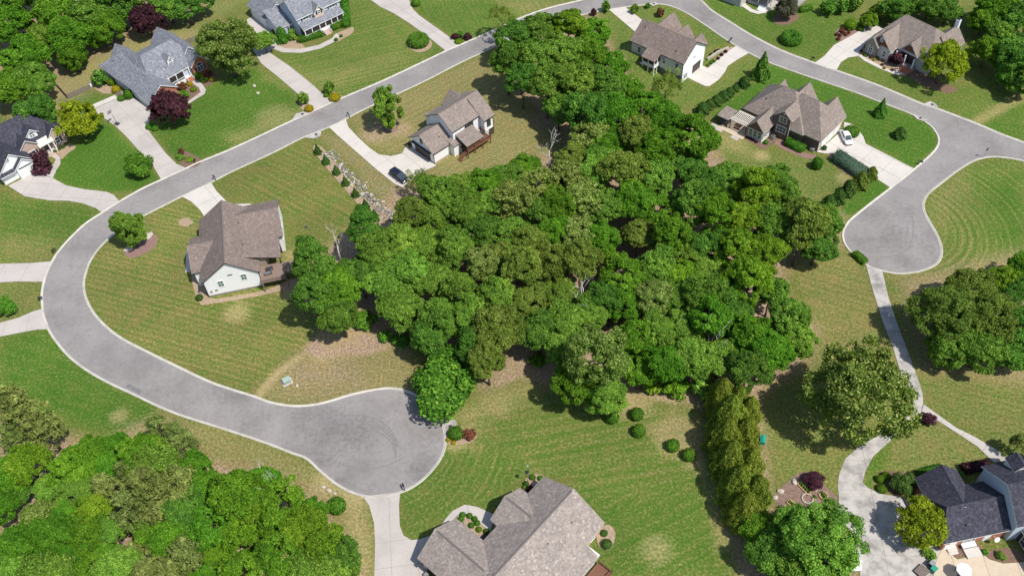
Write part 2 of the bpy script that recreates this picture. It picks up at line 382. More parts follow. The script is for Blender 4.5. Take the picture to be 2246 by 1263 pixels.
paint([(1535,-20),(1562,25),(1650,80),(1790,138),(1830,98),(1870,75),(1900,55),(1820,0),(1780,-30)], 1, lush=.72, straw=.06, stripe=((1560,20),(1780,130)), amt=.45, per=1.4)
paint([(1870,75),(1920,50),(2246,-20),(2246,300),(1840,150),(1886,120)], 1.5, lush=.50, straw=.15, stripe=((1900,180),(2200,230)), amt=.3)
paint([(1840,158),(1850,132),(1885,128),(1960,168),(2000,165),(2100,190),(2200,180),(2246,200),(2246,235),(2150,272),(1915,184)], 1.5, lush=.58, straw=.08, stripe=((1850,150),(2050,230)), amt=.3)
paint([(2140,272),(2246,212),(2246,316)], 1, lush=.8, straw=.05, amt=0)
paint([(2125,268),(2246,195),(2246,222),(2145,276)], 1.2, straw=.6, lush=.4)
paint([(1560,250),(1650,185),(1694,142),(1797,178),(1937,228),(2030,268),(2060,310),(2005,370),(1895,308),(1882,285),(1850,262),(1690,190),(1640,230),(1580,265)], 1, lush=.97, straw=.02, stripe=((1700,160),(2000,270)), amt=.45, per=1.4)
paint([(1565,265),(1620,300),(1700,345),(1810,340),(1905,390),(1830,440),(1760,460),(1700,440),(1600,350)], 1.5, lush=.55, straw=.2, stripe=((1640,340),(1800,420)), amt=.2)
paint([(1580,280),(1640,300),(1640,340),(1570,320)], 3, straw=.55, lush=.35)
paint([(1915,390),(1955,414),(1880,470),(1835,470),(1860,440)], .8, lush=.95, straw=0, stripe=((1850,470),(1940,400)), amt=.2)
paint([(2030,430),(2130,358),(2190,346),(2246,356),(2246,600),(2080,610),(1935,598),(2060,575),(2062,534),(2028,470)], 1.2, lush=.55, straw=.15, radial=(1985,500), amt=.75, per=1.5)
paint([(2150,390),(2246,380),(2246,560),(2180,520)], 5, lush=.85, straw=.04, amt=.2)
paint([(2040,420),(2120,370),(2110,420),(2060,520),(2040,480)], 3, straw=.3, lush=.4)
paint([(1935,598),(2246,605),(2246,900),(2040,880),(2000,780),(1960,690)], 1.2, lush=.35, straw=.18, radial=(1985,500), amt=.35, per=1.4)
paint([(2030,880),(2020,840),(2246,830),(2246,985),(2100,925)], 1.5, lush=.42, straw=.2, stripe=((2050,880),(2240,930)), amt=.35, per=1.3)
paint([(1720,570),(1860,550),(1900,590),(1960,770),(1970,830),(1800,830),(1790,700)], 1.5, lush=.28, straw=.25, stripe=((1760,640),(1930,690)), amt=.5, per=1.5)
paint([(1650,870),(1790,780),(1960,850),(1880,985),(1850,1010),(1840,1080),(1690,1050),(1650,960)], 2, lush=.42, straw=.2, amt=.15)
paint([(1920,1000),(2000,930),(2040,905),(2170,1005),(2100,1020),(2010,1040),(1900,1060)], 1.2, lush=.42, straw=.25, stripe=((1950,1000),(2100,960)), amt=.25)
paint([(1900,1010),(1960,960),(1950,1010),(1905,1060)], 1, lush=.7, straw=.05)
paint([(975,930),(1050,880),(1220,820),(1340,880),(1480,880),(1560,980),(1590,1100),(1620,1263),(1330,1263),(1250,1050),(1160,1050),(1000,1110),(900,1190),(878,1160),(880,1080),(960,1020)], 1.5, lush=.56, straw=.12, stripe=((1100,1000),(1500,930)), amt=.55, per=1.9)
paint([(880,1080),(980,1000),(1040,960),(1160,1010),(1100,1100),(1020,1100),(985,1120),(920,1180),(885,1170)], 1.5, lush=.62, straw=.08, radial=(830,960), amt=.75, per=1.35)
paint([(1300,1080),(1540,1060),(1590,1200),(1540,1263),(1330,1263)], 4, lush=.72, straw=.06, stripe=((1350,1150),(1520,1060)), amt=.35, per=2)
paint([(1480,900),(1540,930),(1570,1050),(1610,1180),(1580,1200),(1550,1050),(1500,1010),(1420,940)], 2, lush=.3, straw=.6, soil=.1)
paint([(1000,900),(1100,850),(1200,820),(1210,850),(1060,920),(1040,985),(1010,960)], 3, lush=.3, straw=.5)
paint([(560,868),(640,780),(690,735),(760,730),(900,760),(910,866),(850,850),(700,884),(640,888)], 1.2, lush=.22, straw=.25, soil=.22, amt=0)
paint([(680,760),(730,725),(800,730),(850,750),(790,775),(700,785)], 2, straw=.95, soil=.35, lush=0)
paint([(640,800),(760,790),(800,850),(660,850)], 4, soil=.55, lush=.15)
paint([(556,866),(600,815),(660,775),(668,781),(612,826),(572,872)], .6, straw=1.0, soil=.25)
paint([(330,95),(450,60),(540,0),(470,0),(400,50)], 2, lush=.5, straw=.35)
paint([(130,180),(240,110),(330,80),(450,60),(480,80),(360,100),(260,130),(210,190),(150,200)], 2, lush=.35, straw=.55, soil=.12)
paint([(0,215),(110,170),(190,210),(140,240),(30,260)], 3, lush=.2, straw=.6, soil=.35)
paint([(100,220),(190,205),(240,215),(200,235),(230,275),(160,240)], 1.5, lush=.75, straw=.1)
paint([(0,0),(90,0),(80,70),(0,60)], 3, lush=.3, straw=.55, soil=.2)
# woods: leaf litter
paint([(1080,90),(1150,70),(1305,34),(1355,140),(1400,205),(1530,275),(1600,380),(1740,430),(1840,470),(1840,540),(1730,560),(1710,640),(1790,720),(1770,790),(1660,870),(1550,890),(1400,850),(1350,900),(1220,850),(1180,800),(1060,850),(920,740),(760,720),(660,650),(660,590),(780,500),(900,400),(1000,400),(1240,330),(1240,250),(1160,190)], 2.5, lush=0, straw=.3, soil=.95, amt=0)
paint([(0,880),(130,960),(320,990),(560,1030),(700,1090),(790,1263),(0,1263)], 2.5, lush=0, straw=.2, soil=.95, amt=0)
paint([(1570,860),(1660,860),(1690,1130),(1880,1263),(1630,1263),(1580,1050)], 2, lush=0, straw=.35, soil=.85, amt=0)
paint([(0,0),(480,-30),(420,40),(280,90),(160,150),(100,200),(0,220)], 3, lush=.1, straw=.35, soil=.7, amt=0)
paint([(1990,620),(2246,560),(2246,830),(2030,800)], 4, lush=.1, straw=.4, soil=.6, amt=0)
paint([(672,765),(700,742),(735,728),(775,728),(835,748),(850,762),(800,776),(760,772),(700,786)], 1.0, straw=1, soil=1.5, lush=0)
paint([(1110,800),(1180,790),(1222,825),(1210,842),(1150,815),(1090,845)], 1.0, straw=1, soil=1.2, lush=0)
paint([(1335,905),(1360,872),(1420,858),(1490,872),(1480,884),(1420,870),(1370,885)], .8, straw=.9, soil=.7, lush=0)
paint([(1170,185),(1215,240),(1245,280),(1225,285),(1160,210)], 1.2, straw=.9, soil=.9, lush=0)
for x, y, r, kw in [(520,685,3,dict(straw=.8)),(745,735,5,dict(soil=.5,straw=.8)),(410,487,0,{}),(1470,970,3,dict(straw=.7)),(1390,880,4,dict(straw=.7,soil=.2)),(1090,885,3,dict(straw=.6)),(1000,965,2.5,dict(straw=.8)),(1440,1205,3,dict(straw=.6)),(1120,795,4,dict(soil=.7,straw=.6)),(1180,800,4,dict(soil=.7,straw=.6)),(1670,342,2,dict(straw=.9)),(780,1075,3,dict(straw=1)),(720,1060,3,dict(straw=.9)),(260,912,2,dict(straw=.7)),(825,290,4,dict(soil=.7,straw=.5)),(880,285,3,dict(soil=.6,straw=.6)),(600,255,5,dict(straw=.5)),(1850,390,2,dict(straw=.8)),(1160,200,4,dict(soil=.8)),(1200,260,4,dict(soil=.8)),(640,560,2,dict(straw=.7)),(635,640,2,dict(straw=.8,soil=.4)),(300,985,6,dict(straw=.6,soil=.5)),(1400,120,3,dict(straw=.6)),(1700,600,0,{})]:
    if r: spot(x, y, r, **kw)
GZ = np.zeros(NG)
# grass bank behind the walk-out basement of the white house by the road bend
_o = Vector((43.45, 176.52)); _a = rad(-44.3); _dx = gxy[:, 0]-_o.x; _dy = gxy[:, 1]-_o.y
_lx = _dx*math.cos(_a)+_dy*math.sin(_a); _ly = -_dx*math.sin(_a)+_dy*math.cos(_a)
def sst(a, b, x): t_ = np.clip((x-a)/(b-a), 0, 1); return t_*t_*(3-2*t_)
GZ += 2.5*sst(-21, -16.5, _lx)*(1-sst(-12, -4.5, _lx))*sst(-7.5, -.5, _ly)*(1-sst(2, 5.5, _ly))
me = bpy.data.meshes.new('ground')
nx_, ny_ = len(gx), len(gy)
ii = np.arange(nx_*ny_).reshape(ny_, nx_)
quads = np.stack([ii[:-1,:-1], ii[:-1,1:], ii[1:,1:], ii[1:,:-1]], -1).reshape(-1, 4)
me.vertices.add(NG); me.vertices.foreach_set('co', np.column_stack([gxy, GZ]).astype(np.float32).ravel())
me.loops.add(quads.size); me.loops.foreach_set('vertex_index', quads.ravel().astype(np.int32))
me.polygons.add(len(quads)); me.polygons.foreach_set('loop_start', np.arange(0, quads.size, 4, dtype=np.int32))
me.update(calc_edges=True)
for k, v in ATT.items():
    a = me.attributes.new(k, 'FLOAT', 'POINT'); a.data.foreach_set('value', v.astype(np.float32))
mt, t, p = newmat('lawn'); v = pos(t)
def A(nm): n = N(t, 'Attribute'); n.attribute_name = nm; return n.outputs['Fac']
n_big = noise(t, .06, 2, .6, v); n_mid = noise(t, .35, 4, .65, v); n_sm = noise(t, 2.2, 3, .7, v); n_fine = noise(t, 4.5, 3, .8, v)
lush = math_(t, 'ADD', A('lush'), math_(t, 'MULTIPLY', math_(t, 'SUBTRACT', n_mid, .48), 1.3))
sa = A('stripe'); s1 = N(t, 'TexNoise', noise_dimensions='1D'); s1.inputs['Scale'].default_value = 1.7; s1.inputs['Detail'].default_value = 3; s1.inputs['Roughness'].default_value = .75
t.links.new(math_(t, 'ADD', sa, math_(t, 'MULTIPLY', n_mid, .25)), s1.inputs['W'])
stp = math_(t, 'ADD', math_(t, 'MULTIPLY', math_(t, 'SINE', math_(t, 'MULTIPLY', math_(t, 'ADD', sa, math_(t, 'MULTIPLY', n_mid, .9)), 2*math.pi)), .45), math_(t, 'MULTIPLY', math_(t, 'SUBTRACT', s1.outputs[0], .5), 4.0))
stp = math_(t, 'MULTIPLY', math_(t, 'MULTIPLY', stp, A('amt')), math_(t, 'MULTIPLY', math_(t, 'ADD', .15, n_sm), math_(t, 'MULTIPLY', math_(t, 'SUBTRACT', math_(t, 'ADD', n_mid, n_big), .62), 3.2, True)))
lush = math_(t, 'ADD', lush, math_(t, 'MULTIPLY', stp, .30), True)
g = ramp(t, lush, [(0, (.180,.146,.048)), (.3, (.128,.136,.033)), (.6, (.086,.134,.021)), (1, (.050,.124,.011))])
straw = math_(t, 'ADD', math_(t, 'SUBTRACT', A('straw'), math_(t, 'MULTIPLY', stp, .34)), math_(t, 'MULTIPLY', math_(t, 'SUBTRACT', n_sm, .52), 1.8), True)
g = mix(t, math_(t, 'MULTIPLY', straw, .75), g, (.39,.315,.155))
soil = math_(t, 'ADD', A('soil'), math_(t, 'MULTIPLY', math_(t, 'SUBTRACT', n_mid, .52), math_(t, 'MULTIPLY', A('soil'), 2.6)), True)
sc1 = ramp(t, n_sm, [(.25, (.17,.120,.085)), (.5, (.29,.205,.146)), (.72, (.44,.335,.255))])
g = mix(t, soil, g, sc1)
g = mix(t, .62, g, ramp(t, n_fine, [(.28, (.38,.42,.36)), (.5, (1,1,1)), (.72, (1.75,1.68,1.55))]), 'MULTIPLY')
g = mix(t, .45, g, ramp(t, n_sm, [(.3, (.62,.66,.6)), (.5, (1,1,1)), (.7, (1.4,1.36,1.3))]), 'MULTIPLY')
g = mix(t, .8, g, ramp(t, n_big, [(.3, (.84,.86,.84)), (.7, (1.14,1.12,1.08))]), 'MULTIPLY')
t.links.new(g, p.inputs['Base Color']); p.inputs['Roughness'].default_value = .95; p.inputs['Specular IOR Level'].default_value = .15
bump(t, p, math_(t, 'ADD', n_fine, n_sm), .5, .08)
me.materials.append(mt)
tag(link('ground', me), kind='structure')

# ------------------------------------------------------------------ sheets, roads, kerbs, drives
def sheet(name, poly, mat, z, parent=None, kind='structure', thick=0.0):
    c2 = [Vector((q[0], q[1])) for q in poly]; n = len(c2)
    vs, _, fs, *_r = delaunay_2d_cdt(c2, [], [list(range(n))], 1, 1e-4)
    fs = [f if sum(vs[f[i]].x*vs[f[(i+1) % len(f)]].y-vs[f[(i+1) % len(f)]].x*vs[f[i]].y for i in range(len(f))) > 0 else f[::-1] for f in fs]
    me = bpy.data.meshes.new(name); me.from_pydata([(q.x, q.y, z) for q in vs], [], fs); me.update(); me.materials.append(mat)
    o = link(name, me, parent)
    if kind and parent is None: o['kind'] = kind
    return o
def ribbon(pts, w, closed=False):
    L, R = [], []; n = len(pts)
    for i in range(n):
        a = pts[(i-1) % n] if closed or i else pts[i]; b = pts[(i+1) % n] if closed or i < n-1 else pts[i]
        d = (Vector(b)-Vector(a)); d.z = 0; d.normalize(); nrm = Vector((-d.y, d.x, 0))
        L.append(Vector(pts[i])+nrm*w/2); R.append(Vector(pts[i])-nrm*w/2)
    return L, R
def profile_ribbon(name, pts, prof, mat, parent=None, kind='structure', closed=False):
    """sweep a cross profile [(offset to the left, z)] along pts"""
    n = len(pts); mb = MB(); rows = []
    for i in range(n):
        a = pts[(i-1) % n] if closed or i else pts[i]; b = pts[(i+1) % n] if closed or i < n-1 else pts[i]
        d = Vector(b)-Vector(a); d.z = 0; d.normalize(); nr = Vector((-d.y, d.x, 0))
        rows.append([(pts[i].x+nr.x*o, pts[i].y+nr.y*o, z) for o, z in prof])
    k = len(prof); vs = [q for r in rows for q in r]; fs = []
    for i in range(n if closed else n-1):
        j = (i+1) % n
        for c in range(k-1): fs.append((i*k+c, i*k+c+1, j*k+c+1, j*k+c))
    mb.add(vs, fs); o = mb.build(name, mat, parent)
    if kind and parent is None: o['kind'] = kind
    return o

north = [(2330,350),(2246,313.6),(2198,296),(2144,273),(2060,241),(2023,229),(1969,206),(1915,184),(1834,155.6),(1786,139),(1710,110),(1646,77),(1604,51),(1561,24),(1535,0),(1500,-18),(1455,-27),(1400,-27),(1340,-17),(1281,0),(1203,19),(1143,40),(1080,68.6),(1050,82),(1009,99.6),(976,114),(847,175),(753,215),(688,245),(640,266),(568,300),(500,331),(441,355),(409,370),(353,395.6),(309.5,416),(262,443),(223,468),(188,491),(156,521),(132,548),(116,572),(99.6,609.6),(93,640),(93,660),(95,682),(102,708),(116,737),(151,780),(194,813),(242,840),(296,865),(350,891),(404,912),(493,940),(548,958),(594,974),(640,992),(672,1004),(699,1028),(729,1053.6),(758,1072),(796,1086),(836.5,1088),(877,1078.6),(904,1067),(931,1047),(957.6,1017),(972,990),(976,968),(974,944.5),(968,923),(957.6,907),(936,889),(914.5,869),(888,857),(855,852),(818,856),(769,866.5),(721,881),(683,889),(640,890.7),(594,883),(559,870.5),(500,852),(458,837),(390,805),(323,772),(269,744),(231.5,716),(204.6,686),(188,654),(183,624),(187,600),(199,569),(223,537),(258,507),(296,483),(342,459),(398,430.6),(463,399.6),(511,375),(600,334),(661,303),(721,279),(758,261),(796,241),(863,210),(931,178),(1011,137),(1052,118),(1120,86),(1180,62),(1240,43),(1308,25.6),(1370,16),(1427,9.5),(1454,10),(1475,15),(1508,30),(1551,58),(1596,89),(1642,116),(1694,140),(1797,176),(1877,203),(1937,226),(1996,249),(2031,268),(2050,285),(2060,308),(2050,332),(2007,371),(1954,413),(1915,443),(1875,475),(1859,491),(1850,511),(1853,532),(1869,554),(1902,581),(1934,593),(1966,599),(1996,598),(2028,591),(2055,577),(2064.6,556),(2062,534),(2050,507),(2034,480),(2025.5,459),(2025.5,443),(2036,424),(2063,402),(2098,375),(2130.5,355),(2157,346),(2192,344),(2246,353),(2330,378)]
rim = spline(gpts(north), 4)
sheet('road', rim, M['asph'], .02)
# the kerb lies just outside the asphalt: interior of the road is on the left while walking the rim
kp = [(.16,.022),(.06,.03),(-.06,.10),(-.12,.13),(-.27,.13),(-.31,.0)]
_area = sum(rim[i].x*rim[(i+1) % len(rim)].y-rim[(i+1) % len(rim)].x*rim[i].y for i in range(len(rim)))
sgn = 1 if _area > 0 else -1
profile_ribbon('kerb', rim, [(sgn*o, z) for o, z in kp], M['kerb'])

def drive(name, px, mat, ang_px=None, step=4.5, z=.07, smooth=False, label=None):
    """concrete sheet cut into cast slabs with real joints"""
    w = gpts(px)
    if smooth: w = spline(w, 4, True)
    base = sheet(name, w, M['joint'], z-.035)
    bm = bmesh.new(); f = bm.faces.new([bm.verts.new((q.x, q.y, z)) for q in w])
    if ang_px: d = (P(*ang_px[1])-P(*ang_px[0])); d.z = 0; d.normalize()
    else: d = Vector((1, 0, 0))
    c = sum(w, Vector())/len(w)
    for ax in (d, Vector((-d.y, d.x, 0))):
        ts = [(q-c).dot(ax) for q in w]; lo, hi = min(ts), max(ts); n = max(1, round((hi-lo)/step))
        for i in range(1, n):
            bmesh.ops.bisect_plane(bm, geom=bm.verts[:]+bm.edges[:]+bm.faces[:], plane_co=c+ax*(lo+(hi-lo)*i/n)+Vector((0,0,z)), plane_no=ax)
    for fc in bm.faces[:]:
        if fc.calc_area() < .15: continue
        vs = [q.co.copy() for q in fc.verts]; cc = fc.calc_center_median(); out = []
        n = len(vs); s2 = 1 if fc.normal.z > 0 else -1
        for i in range(n):
            a, b, e = vs[i-1], vs[i], vs[(i+1) % n]
            d1 = (b-a).normalized(); d2 = (e-b).normalized()
            nr = (Vector((-d1.y, d1.x, 0))+Vector((-d2.y, d2.x, 0)))
            if nr.length > 1e-6: nr.normalize()
            out.append(b+nr*.038*s2)
        sheet('slab', out, mat, z, base)
    bm.free(); return base
CN, CO_, CC = M['conc_new'], M['conc_old'], M['conc']
drive('driveway', [(688,246),(678,229),(656,209),(613,172),(573,140),(556,112),(550,80),(541,44),(553,37),(596,64),(606,80),(607,98),(591,116),(635,145),(688,188),(715,213),(735,224)], CC, ((573,140),(678,229)))
drive('driveway', [(978,113),(941,83),(898,52),(863,30),(834,16),(812,0),(775,-25),(900,-25),(898,0),(901,11),(906,21),(920,35),(944,52),(984.5,81),(1010,99)], CC, ((898,52),(941,83)))
drive('driveway', [(354,395),(334,362),(304,330),(277,300),(253,277),(202,241.5),(259,216.5),(266,224),(291,214),(330,235),(330,262),(322,280),(334,298),(363,335),(388,360),(410,370)], CC, ((253,277),(304,330)))
drive('driveway', [(201.4,241),(194,234),(252,209),(258.4,216)], M['conc_new'], ((194,234),(253,209)))
drive('driveway', [(262,442),(250,428),(234,421),(188,416),(145,407),(116,391),(93,384),(81,376),(18,408),(54,431),(108,440),(151,441),(183,447),(210,457),(224,467)], CC, ((108,425),(180,430)))
drive('driveway', [(-40,579),(0,578.6),(67,577),(116,573),(100,609),(96,618.5),(40,617.6),(0,620),(-40,622)], CC, ((0,600),(80,600)))
drive('driveway', [(-40,716),(0,707.7),(40,697),(75,682),(95,677),(102,706),(109,722),(81,723),(54,728),(0,738.6),(-40,748)], CC, ((0,720),(80,705)))
drive('driveway', [(398,431),(420,443),(439,461.5),(452,482),(500,470),(560,470),(556,461),(550,447),(514,448),(498,443),(474,418),(463,400)], CN, ((430,420),(470,470)))
drive('driveway', [(721,279),(742,299),(783,335),(823,370),(863,402),(881,412),(904,394),(924,379),(957,364),(944,352),(901,322),(902,309),(888,325),(882,337),(858,343),(831,339),(809.6,324),(791,307),(765,280),(758,261)], CN, ((742,299),(823,370)))
drive('driveway', [(1334,21),(1371,16),(1409,45),(1393,71)], CN, ((1335,20),(1393,70)))
drive('driveway', [(1614.6,101),(1643,117),(1617,132),(1596,146),(1590,159),(1576,176),(1556,190),(1547,190),(1528,181),(1506,170),(1540,144),(1551,151),(1576,130),(1598,113)], CN, ((1540,170),(1614,110)))
drive('driveway', [(1786,139),(1807.5,124),(1829,99.6),(1869,78),(1899,59),(1918,52.5),(1947,70),(1925,85),(1902,92),(1886,113),(1883,124),(1861,127),(1845,137),(1834,155.6)], CN, ((1830,130),(1900,80)))
drive('driveway', [(2007,371),(1954,413),(1923,393),(1904,367),(1855,338),(1807.5,337),(1792,334),(1851,283),(1851,268),(1866,272),(1880,282),(1893.6,300),(1899,316),(1942,338),(1988,362)], CN, ((1860,330),(1980,390)))
drive('driveway', [(1899,581),(1915,640),(1937,708),(1958,761.5),(1974,815),(1990,850),(1999,868),(2001,885),(1985,923),(1925,955),(1883,979.5),(1853,1006),(1840,1039),(1837,1063),(1840,1095),(1834,1125),(1848,1146),(1869,1165),(1885.6,1219),(1886,1290),(2040,1290),(2052,1232),(2066,1200),(2040,1150),(2001,1109),(2001,1092),(1942,1084.5),(1904,1070),(1892,1057.6),(1899,1031),(1915,1001),(1950,969),(2002,926),(2020,904),(2025,883),(2024,865),(2017.5,842),(1996,783),(1966,705),(1947.5,648),(1935,593)], CO_, ((1870,1060),(1890,1160)), 5.5)
drive('walkway', [(2026,886),(2050,904),(2098,938),(2138.6,958),(2184,985),(2212,1008),(2180,1014),(2144,979.5),(2103.6,952.6),(2060.5,925),(2030,906),(2021,902)], CC, ((2060,920),(2140,970)), 3.5, .066)
drive('driveway', [(796,1088),(809.6,1109),(820,1146),(822.5,1192),(820,1290),(952,1290),(930,1240),(938,1190),(956,1168),(976.5,1138),(992.6,1119.5),(1019.5,1106),(1046.5,1111),(1086,1128),(1076,1166),(1058,1152),(1030,1128),(1003,1130),(990,1145),(965,1168),(952,1172),(920,1182),(901,1183.6),(885,1173),(877,1152),(875.5,1106),(878,1079)], CC, ((820,1146),(822,1220)))
drive('walkway', [(606,99),(625,107),(660,108),(700,99),(728,85),(738,74),(747,81),(735,92),(705,107),(662,117),(620,116),(597,107)], CC, ((606,100),(700,100)), 3, .066)
drive('walkway', [(417,598),(407,598),(408,556),(414,538),(430,522),(436,530),(420,550)], CN, ((408,598),(408,550)), 3, .066)
drive('walkway', [(417,180),(427,176),(443,184),(452,197),(449,207),(413,229),(411,224),(440,203),(436,193)], CC, ((420,180),(445,195)), 3, .066)
drive('walkway', [(93,382),(108,372),(118,360),(122,350),(108,340),(116,333),(132,346),(133,360),(124,374),(116,391)], CC, ((110,380),(125,350)), 3, .066)
drive('walkway', [(1883,124),(1896,134.6),(1929,151),(1962,164),(1984,165.5),(1997,160),(1990,149),(1972,151),(1956,156),(1935,147),(1900,129),(1888,116)], CN, ((1890,130),(1950,160)), 3, .066)
drive('walkway', [(1607,0),(1620,10),(1645,27),(1662,32),(1680,29),(1698,20),(1692,14),(1676,20),(1662,25),(1650,21),(1630,5),(1622,-10),(1600,-10)], CN, ((1610,5),(1650,25)), 3, .066)
drive('patio', [(2052,1232),(2066,1200),(2100,1226),(2155,1214),(2170,1226),(2200,1235),(2246,1232),(2300,1230),(2300,1300),(2040,1300)], M['conc_tan'], ((2060,1240),(2200,1240)), 5, .068)
# catch basin aprons
for q, kw in (([(668,303),(700,290),(706,283),(703,300),(690,305)], 0), ([(640,265),(650,250),(680,243),(684,247)], 0), ([(975,920),(1000,922),(1003,934),(985,945),(976,958)], 0), ([(2026,229),(2040,223),(2054,230),(2058,240)], 0), ([(2000,250),(2020,258),(2034,263),(2028,268),(2010,262)], 0), ([(1424,9),(1437,6),(1444,11),(1432,15)], 0)):
    base = sheet('drain_apron', gpts(q), M['conc_old'], .137)
    c = sum(gpts(q), Vector())/len(q); mb = MB()
    mb.tube([(c.x, c.y, .12), (c.x, c.y, .155)], [.34, .34], 14); mb.build('manhole_cover', M['metal_dark'], base)
# tyre marks and dark patches on the asphalt
def marks(name, px, w, mat, z):
    pts = spline(gpts(px), 6); L, R = ribbon(pts, w); sheet(name, L+R[::-1], mat, z)
for off in (0, 9):
    marks('tyre_mark', [(700,918+off),(770,921+off),(830,938+off),(862,965+off),(868,995+off)], .30, M['tyre_mark'], .025+off*.0005)
    marks('tyre_mark', [(640,905+off),(720,912+off),(800,912+off),(850,935+off),(872,970+off)], .26, M['tyre_mark'], .033+off*.0005)
marks('tyre_mark', [(700,985),(740,1015),(800,1027),(850,1020),(890,1000)], .2, M['tyre_mark'], .027)
marks('tyre_mark', [(1930,565),(1965,560),(1995,540),(2003,505),(2000,470)], .2, M['tyre_mark'], .027)
marks('tyre_mark', [(1880,545),(1930,552),(1980,530),(1992,500)], .15, M['tyre_mark'], .031)
marks('road_patch', [(278,845),(300,856),(308,862)], .8, M['patch'], .026)

# ------------------------------------------------------------------ houses
class House:
    def __init__(s, name, O, ang, label, roof, wall, trim='white', fascia=None):
        s.r = empty(name, (O[0], O[1], 0), rad(ang)); tag(s.r, label, 'house')
        s.roof, s.wall, s.trim = M[roof], M[wall], M[trim]; s.n = 0
    def rect(s, x0, x1, y0, y1, ze, zr, axis='x', hip=(0, 0), wall=None, z0=0.0, ov=.42, rm=None, walls=True, base=None, vent=False, tri=None, cap=True):
        """a block with a gabled or hipped roof; the rectangle is the eave line"""
        W = wall and M[wall] or s.wall; s.n += 1; z0 = z0-.02
        if axis == 'x': f = lambda u, v, z: (u, v, z); u0, u1, v0, v1 = x0, x1, y0, y1
        else: f = lambda u, v, z: (v, u, z); u0, u1, v0, v1 = y0, y1, x0, x1
        vm = (v0+v1)/2; t_ = .2; sl = (zr-ze)/(vm-v0)
        T = [f(u0,v0,ze), f(u1,v0,ze), f(u1,v1,ze), f(u0,v1,ze), f(u0+hip[0],vm,zr), f(u1-hip[1],vm,zr)]
        B = [(a, b, c-t_) for a, b, c in T]; mb = MB()
        mb.add(T+B, [(0,1,5,4),(2,3,4,5)], 0)
        b = 0
        mb.f += [(0+b,1,7,6),(2,3,9,8),(6,7,11,10),(8,9,10,11)]; mb.mi += [1,1,1,1]
        if hip[0] > 0: mb.f += [(3,0,4),(3,0,6,9),(9,6,10)]; mb.mi += [0,1,1]
        else: mb.f += [(0,4,10,6),(4,3,9,10)]; mb.mi += [1,1]
        if hip[1] > 0: mb.f += [(1,2,5),(1,2,8,7),(7,8,11)]; mb.mi += [0,1,1]
        else: mb.f += [(1,5,11,7),(5,2,8,11)]; mb.mi += [1,1]
        ro = mb.build('roof', [rm and M[rm] or s.roof, s.trim], s.r)
        if cap:
            mb = MB(); c0, c1 = u0+hip[0]+(.5 if vent else 0), u1-hip[1]-(.5 if vent else 0)
            if c1-c0 > .3:
                w = .16; h = .075 if vent else .035
                for sg in (-1, 1):
                    mb.add([f(c0,vm,zr+h), f(c1,vm,zr+h), f(c1,vm+sg*w,zr+h-w*sl), f(c0,vm+sg*w,zr+h-w*sl), f(c0,vm+sg*w,zr-w*sl-.01), f(c1,vm+sg*w,zr-w*sl-.01)], [(0,1,2,3),(3,2,5,4)], 0)
                mb.build('ridge_vent' if vent else 'ridge_cap', M['ridge'] if vent else (rm and M[rm] or s.roof), ro)
        if walls:
            zw = ze-t_+ov*sl-.012; mb = MB(); a0, a1, c0, c1 = u0+ov, u1-ov, v0+ov, v1-ov
            pt = [f(a0,c0,z0), f(a1,c0,z0), f(a1,c1,z0), f(a0,c1,z0), f(a0,c0,zw), f(a1,c0,zw), f(a1,c1,zw), f(a0,c1,zw)]
            mb.add(pt, [(0,1,5,4),(1,2,6,5),(2,3,7,6),(3,0,4,7)], 0)
            for k, (ue, hp) in enumerate(((a0, hip[0]), (a1, hip[1]))):
                if hp == 0: mb.add([f(ue,c0,zw), f(ue,c1,zw), f(ue,vm,zr-t_-.012)], [(0,1,2)], 1 if tri else 0)
            mb.build('wall', [W, M[tri] if tri else W], s.r)
            if base:
                mb = MB(); g = .03
                pt = [f(a0-g,c0-g,z0), f(a1+g,c0-g,z0), f(a1+g,c1+g,z0), f(a0-g,c1+g,z0)]
                pt += [(a, b2, z0+base[0]) for a, b2, _ in pt]
                mb.add(pt, [(0,1,5,4),(1,2,6,5),(2,3,7,6),(3,0,4,7),(4,5,6,7)], 0); mb.build('foundation', M[base[1]], s.r)
        return ro
    def shed(s, x0, x1, y0, y1, zlo, zhi, low='-y', walls=True, wall=None, z0=0.0, ov=.3, rm=None):
        W = wall and M[wall] or s.wall; z0 = z0-.02
        def zz(x, y):
            k = {'-y': (y-y0)/(y1-y0), '+y': (y1-y)/(y1-y0), '-x': (x-x0)/(x1-x0), '+x': (x1-x)/(x1-x0)}[low]
            return zlo+(zhi-zlo)*k
        c = [(x0,y0),(x1,y0),(x1,y1),(x0,y1)]; mb = MB()
        T = [(x,y,zz(x,y)) for x, y in c]; B = [(x,y,z-.16) for x, y, z in T]
        mb.add(T+B, [(0,1,2,3)], 0); mb.f += [(4,5,6,7),(0,1,5,4),(1,2,6,5),(2,3,7,6),(3,0,4,7)]; mb.mi += [1]*5
        mb.build('roof', [rm and M[rm] or s.roof, s.trim], s.r)
        if walls:
            c = [(x0+ov,y0+ov),(x1-ov,y0+ov),(x1-ov,y1-ov),(x0+ov,y1-ov)]; mb = MB()
            mb.add([(x,y,z0) for x, y in c]+[(x,y,zz(x,y)-.17) for x, y in c], [(0,1,5,4),(1,2,6,5),(2,3,7,6),(3,0,4,7)]); mb.build('wall', W, s.r)
    def fb(s, mb, face, at, u0, u1, z0, z1, d0, d1, mi=0):
        sg = 1 if face[0] == '+' else -1; a, b = sorted((at+sg*d0, at+sg*d1))
        if face[1] == 'y': mb.box(u0, u1, a, b, z0, z1, mi)
        else: mb.box(a, b, u0, u1, z0, z1, mi)
